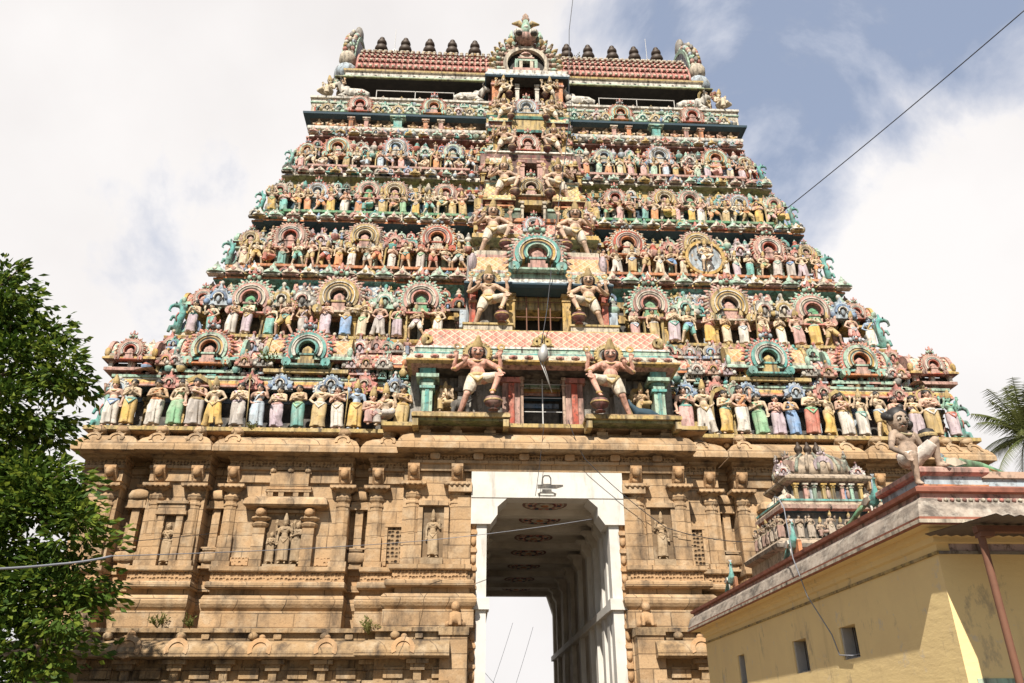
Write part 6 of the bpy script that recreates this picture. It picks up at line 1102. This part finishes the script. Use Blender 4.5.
# crown envelope sampled from overlapping lobes: a ragged column of boughs, gaps between them
LOBES = [((x, rg.uniform(-.3, .3), z), r_) for x, z, r_ in ((-1.0, 11.2, 2.2), (.8, 12.1, 1.2), (2.2, 11.6, 1.0), (3.0, 11.2, .6), (3.6, 10.9, .45), (1.6, 10.2, 1.2), (3.3, 9.9, .85), (4.2, 9.75, .6), (4.7, 9.5, .32), (1.6, 8.5, 1.6), (3.4, 8.7, .8), (4.1, 8.6, .5), (3.0, 7.4, 1.0), (4.0, 7.3, .8), (4.6, 7.0, .6), (4.2, 6.3, 1.0), (5.6, 5.8, .8), (5.7, 5.0, .75), (5.0, 6.6, .8),
    (3.4, 5.4, 1.5), (5.4, 4.2, .85), (5.2, 3.4, .8), (4.4, 4.4, 1.1), (2.6, 3.6, 1.7), (.6, 5.6, 2.4), (-1.5, 7.6, 2.5), (4.4, 2.6, 1.1), (3.0, 2.4, 1.2), (1.6, 2.1, 1.7), (-.8, 2.9, 2.2), (.2, 9.5, 1.7))]
for (cx, cy_, cz), r_ in LOBES:
    for i in range(int((6 if cx > 3 else 13)*r_*r_)):      # the shaded inside of each bough
        clumps.append((Vector((cx+rg.gauss(0, .33)*r_, cy_+rg.gauss(0, .33)*r_+.25, cz+rg.gauss(0, .3)*r_)), rg.uniform(.35, .55), Vector((rg.uniform(-1, 1), rg.uniform(-1, 1), .1))))
    for i in range(int(8*r_*r_)+5):
        a = rg.uniform(0, 6.28); u = rg.uniform(-1, 1); q = math.sqrt(1-u*u); rr = r_*(.45+.72*rg.random()**.7)
        clumps.append((Vector((cx+rr*q*math.cos(a), cy_+rr*q*math.sin(a)*.9, cz+rr*u*.85)), rg.uniform(.28, .62), Vector((q*math.cos(a), q*math.sin(a), u*.5+.1))))
for p, r_, od in clumps:
    for i in range(int(50*r_/.4)):
        q = Vector([max(-1.7, min(1.7, rg.gauss(0, 1))) for _ in (0, 1)]+[max(-.8, min(.8, rg.gauss(0, .42)))])*r_*.58
        d = (od*.8+q.normalized()+Vector((0, 0, -.25))); leaf(lf, p+q, d, rg.uniform(.12, .30), rg.uniform(.04, .075), 'leaf' if rg.random() < .68 else 'leaf_light', rg)
for p, r_, od in clumps[::9]:      # bare twigs pushing out of the crown
    d = (od+Vector((0, 0, .15))).normalized(); e = p+d*rg.uniform(.5, .95); lf.tube([p-d*.5, p, e], [.018, .014, .005], 'bark', 4)
    for k in range(16): leaf(lf, p+(e-p)*rg.random(), d+Vector((rg.uniform(-1, 1), rg.uniform(-1, 1), rg.uniform(-.8, .5))), rg.uniform(.13, .24), rg.uniform(.04, .06), 'leaf_light' if rg.random() < .5 else 'leaf', rg)
lf.build('crown', TR)
PT = thing('palm_tree', 'coconut palm behind the yellow building at the right edge', 'palm tree', (29.7, 15.5, .5))
mb = MB(); mb.tube([(.6, 0, 0), (.3, 0, 6), (0, 0, 12), (0, 0, 16.6)], [.3, .24, .2, .2], 'bark', 10)
mb.build('trunk', PT); lf = MB()
for i in range(30):
    a = i*2.4+rg.uniform(-.2, .2); el = rg.uniform(-.5, 1.35) if i > 4 else rg.uniform(1.0, 1.5); Ln = rg.uniform(2.9, 3.9); pts = []; p = Vector((0, 0, 16.6)); d = Vector((math.cos(a)*math.cos(el), math.sin(a)*math.cos(el), math.sin(el)))
    for k in range(13): pts.append(p.copy()); p = p+d*Ln/12; d = (d+Vector((0, 0, -.085))).normalized()
    lf.tube(pts, [.05-.0035*k for k in range(13)], 'palmleaf', 5)
    for k in range(2, 13):
        for m_ in range(3):
            b_ = pts[k-1]*(1-m_/3)+pts[k]*(m_/3); d = (pts[k]-pts[k-1]).normalized(); sd_ = d.cross(Vector((0, 0, 1))).normalized()
            for q in (-1, 1):
                ll = .85*math.sin(math.pi*(k+1)/15)+.15; e = b_+(sd_*q*.8+d*.55+Vector((0, 0, -.45-rg.random()*.3))).normalized()*ll; w_ = d*.035
                lf.add([b_-w_, b_+w_, e], [(0, 1, 2)], 'palmleaf')
lf.build('crown', PT)
def weed(label, loc, s, n=26):
    t = MB(); r_ = random.Random(int(abs(loc[0])*100))
    for i in range(n):
        a = r_.uniform(0, 6.28); d = Vector((math.cos(a)*.5, math.sin(a)*.5-.3, r_.uniform(.3, 1))).normalized(); L_ = s*r_.uniform(.4, 1); t.tube([(0, 0, 0), d*L_*.6, d*L_+Vector((0, 0, -.1*L_))], .006, 'weed', 4)
        for k in range(7): leaf(t, d*L_*(.35+.1*k), d+Vector((r_.uniform(-1, 1), r_.uniform(-1, 1), r_.uniform(-.5, .6))), .13*s+.05, .03*s+.01, 'weed', r_)
    tag(t.build('weed', None, loc), label, 'plant')
weed('leafy green weed growing on the stone ledge left of the large trio niche', (-12.4, -.05, 4.68), .5, 16); weed('small thin weed on the stone ledge below the trio niche', (-11.4, -.1, 4.68), .45, 14); weed('dry straggly weed hanging on the lower eave left of the gateway', (-5.75, -.45, 4.45), .6, 16)
weed('green shrub growing among the painted arches of the lowest tier, left side', (-10.35, 1.1, 14.3), .8, 18); weed('small green tuft on the ledge below the painted tiers', (-10.4, -.0, 11.3), .35, 12); weed('small plant growing between the roof finials right of the crest', (3.65, 9.6, 39.0), .9, 20)
# ------------------------------------------------------------------ wires, lamp, aerials
def at(px, py, Y):
    r_ = fw*796.4+rt*(px-512)+up*(341.5-py); return CAM+r_*((Y-CAM.y)/r_.y)
def wire(name, label, pts, r_, mat='cable', sag=0, n=14):
    P = []
    for a, b_ in zip(pts[:-1], pts[1:]):
        a, b_ = Vector(a), Vector(b_)
        for k in range(n): t = k/n; P.append(a.lerp(b_, t)-Vector((0, 0, sag*4*t*(1-t))))
    P.append(Vector(pts[-1])); mb = MB(); mb.tube(P, r_, mat, 5); tag(mb.build(name), label, 'wire')
wire('power_cable', 'thick grey cable crossing in front of the tree at the left edge', [at(-40, 570, -13.0), at(60, 564, -11.8), at(112, 556, -11.2)], .022, 'greycable', .02)
wire('power_cable', 'thin grey wire crossing the stone base from the tree to the gateway', [at(112, 556, -11.2), at(420, 541, -1.5), at(592, 519, -.5)], .010, 'greycable', .05)
wire('power_cable', 'thin faint wire above the thick cable in front of the tree', [(-16.5, -12, 4.6), (-10.2, -2.6, 7.1)], .010, 'cable', .2)
wire('power_cable', 'long black wire crossing the open sky at the upper right', [(11.95, 4.3, 24.2), (17.0, -8.0, 24.9)], .022, 'cable', .1)
wire('drop_cable', 'black cable running from above the roof down the tower centre', [(3.1, 6.5, 43.0), (2.6, 6.6, 38.8), (2.25, 5.3, 33.6), (1.9, 3.6, 29.0), (.9, 2.2, 22.0), (.2, .2, 16.6), (-.15, -.55, 14.6)], .02, 'cable', .05)
wire('drop_cable', 'black cable running from the lamp across the lintel to the pierced window on the right', [(.75, -.7, 11.6), (1.3, -.6, 10.2), (4.0, -.35, 7.9), (7.0, -.1, 7.5), (9.0, -2.0, 7.9)], .014, 'cable', .12)
wire('drop_cable', 'thin wire hanging straight down over the white lintel', [(-.12, -.75, 11.4), (-.3, -.6, 9.9), (-.45, -.55, 8.9)], .010, 'cable', 0)
for i, (a, b_) in enumerate((((-1.8, 24, 5.2), (1.6, 26, 2.2)), ((-1.6, 30, 3.0), (.6, 34, 9.0)), ((-.2, 30, 2.6), (2.0, 33, 8.6)))): wire('far_wire', ['thin wire sloping down to the right beyond the far gateway arch', 'thin steep wire seen in the left of the far gateway opening', 'thin steep wire seen in the right of the far gateway opening'][i], [a, b_], .012, 'cable', .15)
LP = thing('floodlight', 'grey floodlight hung on a cable before the lowest tower doorway', 'lamp', (-.18, -.62, 13.4))
mb = MB(); mb.lathe([(.05, 1.2), (.09, 1.15), (.17, .95), (.2, .75), (.12, .55), (.07, .5)], (0, 0, 0), 'zinc', 14); mb.xf(Matrix.Rotation(.12, 4, 'Y')); mb.build('lamp_housing', LP)
mb = MB(); mb.tube([(-.02, .05, .55), (.2, .15, 0), (.42, .3, -.6)], .02, 'zinc', 6); mb.tube([(.06, .05, .6), (.25, .15, .0), (.40, .3, -.55)], .012, 'zinc', 6); mb.build('lamp_arm', LP)
for x, w in ((-8.1, 'left'), (8.3, 'right')):
    mb = MB(); mb.lathe([(.03, 0), (.015, 4.2)], (0, 0, 0), 'zinc', 6); mb.bx(-.12, .12, -.02, .02, 2.3, 2.36, 'zinc'); mb.bx(-.02, .02, -.12, .12, 2.3, 2.36, 'zinc')
    tag(mb.build('roof_aerial', None, (x, 10.9, 38.8)), 'thin aerial rod standing on the tiled roof, %s of the crest' % w, 'aerial')
